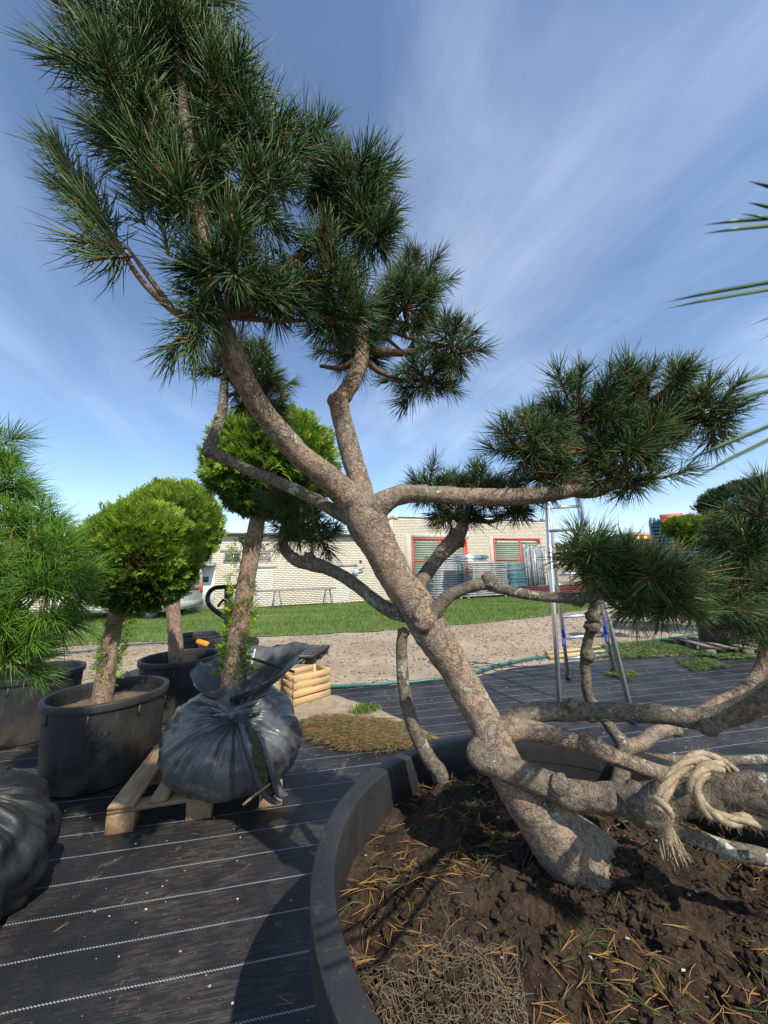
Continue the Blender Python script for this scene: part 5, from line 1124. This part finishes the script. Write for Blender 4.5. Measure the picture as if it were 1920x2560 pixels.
tag(b.build('fallen_needles', M_dry), 'orange and green fallen needles strewn over the pot soil', 'needles', kind='stuff')
b = MB(); sp = randdisc(45); 
for x, y in sp: b.blob((x, y, soil_h(x, y)+.004), (random.uniform(.002, .005), random.uniform(.002, .005), .0015), 1, 1.6, 2.5)
M_lich = m_plain('lichen_crumbs', (.30, .31, .26), (.45, .45, .40), .9, 50); tag(b.build('lichen_crumbs', M_lich), 'pale lichen crumbs fallen on the pot soil', 'crumbs', kind='stuff')

M_heap = m_tint('mixed_clippings', [(0, (.05, .085, .02)), (.28, (.13, .14, .04)), (.34, (.20, .11, .04)), (.75, (.34, .19, .07)), (1, (.14, .09, .05))], .8)
def heap(name, label, pts, n, NL, W, hh, green, m):
    P = np.array([gp(x, y)[:2] for x, y in pts]); lo, hi = P.min(0), P.max(0); q = rng.uniform(lo, hi, (n*3, 2)); q = q[inside(P, q)][:n]; cc = P.mean(0); rad = np.linalg.norm(P-cc, axis=1).mean()
    fz = lambda x, y: .012+max(0, hh*(1-math.hypot(x-cc[0], (y-cc[1]))/rad/1.3))*(.6+.8*mnoise.noise(Vector((x*4, y*4, 0))))+random.uniform(0, .02)
    b = MB(); litter(b, q, fz, NL, W, green); tag(b.build(name, m), label, 'clippings', kind='stuff')
heap('needle_clippings', 'brown needle clippings heaped behind the large pot', [(745, 1815), (800, 1795), (900, 1800), (1000, 1815), (1090, 1850), (1000, 1885), (860, 1885), (770, 1860)], 3000, .085, .0014, .05, .42, M_heap)
M_grn = m_tint('green_clippings', [(0, (.04, .09, .015)), (.3, (.09, .15, .03)), (.4, (.16, .17, .05)), (1, (.25, .2, .08))], .7)
heap('green_clippings', 'green conifer clippings on the fabric beside the ladder', [(1460, 1625), (1560, 1612), (1690, 1605), (1800, 1610), (1930, 1640), (1850, 1655), (1700, 1640), (1560, 1650), (1480, 1648)], 4200, .12, .004, .05, .8, M_grn)
heap('green_clippings', 'small tuft of clippings at the foot of the ladder', [(1515, 1688), (1560, 1680), (1590, 1690), (1560, 1702)], 350, .10, .003, .03, .85, M_grn)
heap('green_clippings', 'loose clippings right of the ladder towards the old pallet', [(1690, 1655), (1780, 1650), (1810, 1672), (1730, 1680)], 500, .10, .003, .02, .85, M_grn)
# wood chips and stones on the dirt
M_chip = m_tint('wood_chips', [(0, (.16, .11, .07)), (.6, (.36, .28, .20)), (1, (.58, .50, .41))], .9)
q = np.stack([rng.uniform(-9, 9, 9000), 5+10*rng.random(9000)], 1); q = q[~inside(GRASSP, q) & ~inside(FABP, q) & (np.abs(q[:, 0]/q[:, 1]) < 1.15)][:3800]
b = MB(); v8 = np.array([(x, y, z) for x in (-1, 1) for y in (-1, 1) for z in (-1, 1)], float); f6 = np.array([(0, 1, 3, 2), (4, 6, 7, 5), (0, 4, 5, 1), (2, 3, 7, 6), (0, 2, 6, 4), (1, 5, 7, 3)])
for x, y in q:
    a, tl_ = random.uniform(0, 6.28), random.uniform(-.4, .4); s3 = np.array([random.uniform(.01, .035), random.uniform(.005, .014), random.uniform(.002, .006)]); R = np.array([[math.cos(a), -math.sin(a), 0], [math.sin(a), math.cos(a), 0], [0, 0, 1]])@np.array([[math.cos(tl_), 0, math.sin(tl_)], [0, 1, 0], [-math.sin(tl_), 0, math.cos(tl_)]])
    b.add((v8*s3)@R.T+np.array([x, y, .004]), f6, random.random())
tag(b.build('wood_chips', M_chip), 'pale wood chips strewn over the dirt yard', 'chips', kind='stuff')
# litter on the fabric
q = np.stack([rng.uniform(-2.2, 3.5, 500), rng.uniform(1.0, 5.5, 500)], 1); q = q[inside(FABP, q)][:90]
b = MB(); litter(b, q, lambda x, y: .010, .07, .001, .2); tag(b.build('loose_needles', M_dry), 'single fallen needles lying on the black fabric', 'needles', kind='stuff')
q = np.stack([rng.uniform(-2.2, 4.5, 900), rng.uniform(1.0, 6., 900)], 1); q = q[inside(FABP, q)]
b = MB()
for x, y in q:
    r = .002+.005*random.random()**3; b.blob((x, y, .010), (r*1.4, r, r*.5), 0, .5, 2, random.random())
tag(b.build('grit', M_chip), 'pale grit and crumbs on the black fabric', 'grit', kind='stuff')
# sand spread over the fabric edge
M_sand = m_plain('dry_sand', (.24, .18, .12), (.38, .29, .19), .95, 6, bstr=.8, bdist=.02)
for k, pts in enumerate(([(690, 1752), (760, 1735), (840, 1742), (920, 1765), (1010, 1800), (1100, 1850), (1000, 1860), (860, 1830), (740, 1805)], [(-80, 1960), (40, 1920), (110, 1925), (130, 1975), (60, 2010), (-60, 2010)])):
    o, _ = poly('sand_patch', [gp(x, y) for x, y in pts], .0125, M_sand, .05, 18); tag(o, kind='structure')
b = MB()
for k in range(7):
    c = gp(random.uniform(900, 960), random.uniform(1770, 1785)); n = 130; P_ = c+rng.normal(0, .05, (n, 3))*np.array([1.2, .8, 0]); P_[:, 2] = .012; blades(b, P_, .05, .004, .9)
    if k == 3: break
tag(b.build('grass_tuft', M_grass), 'small grass tuft on the sand behind the pot', 'grass', kind='stuff')
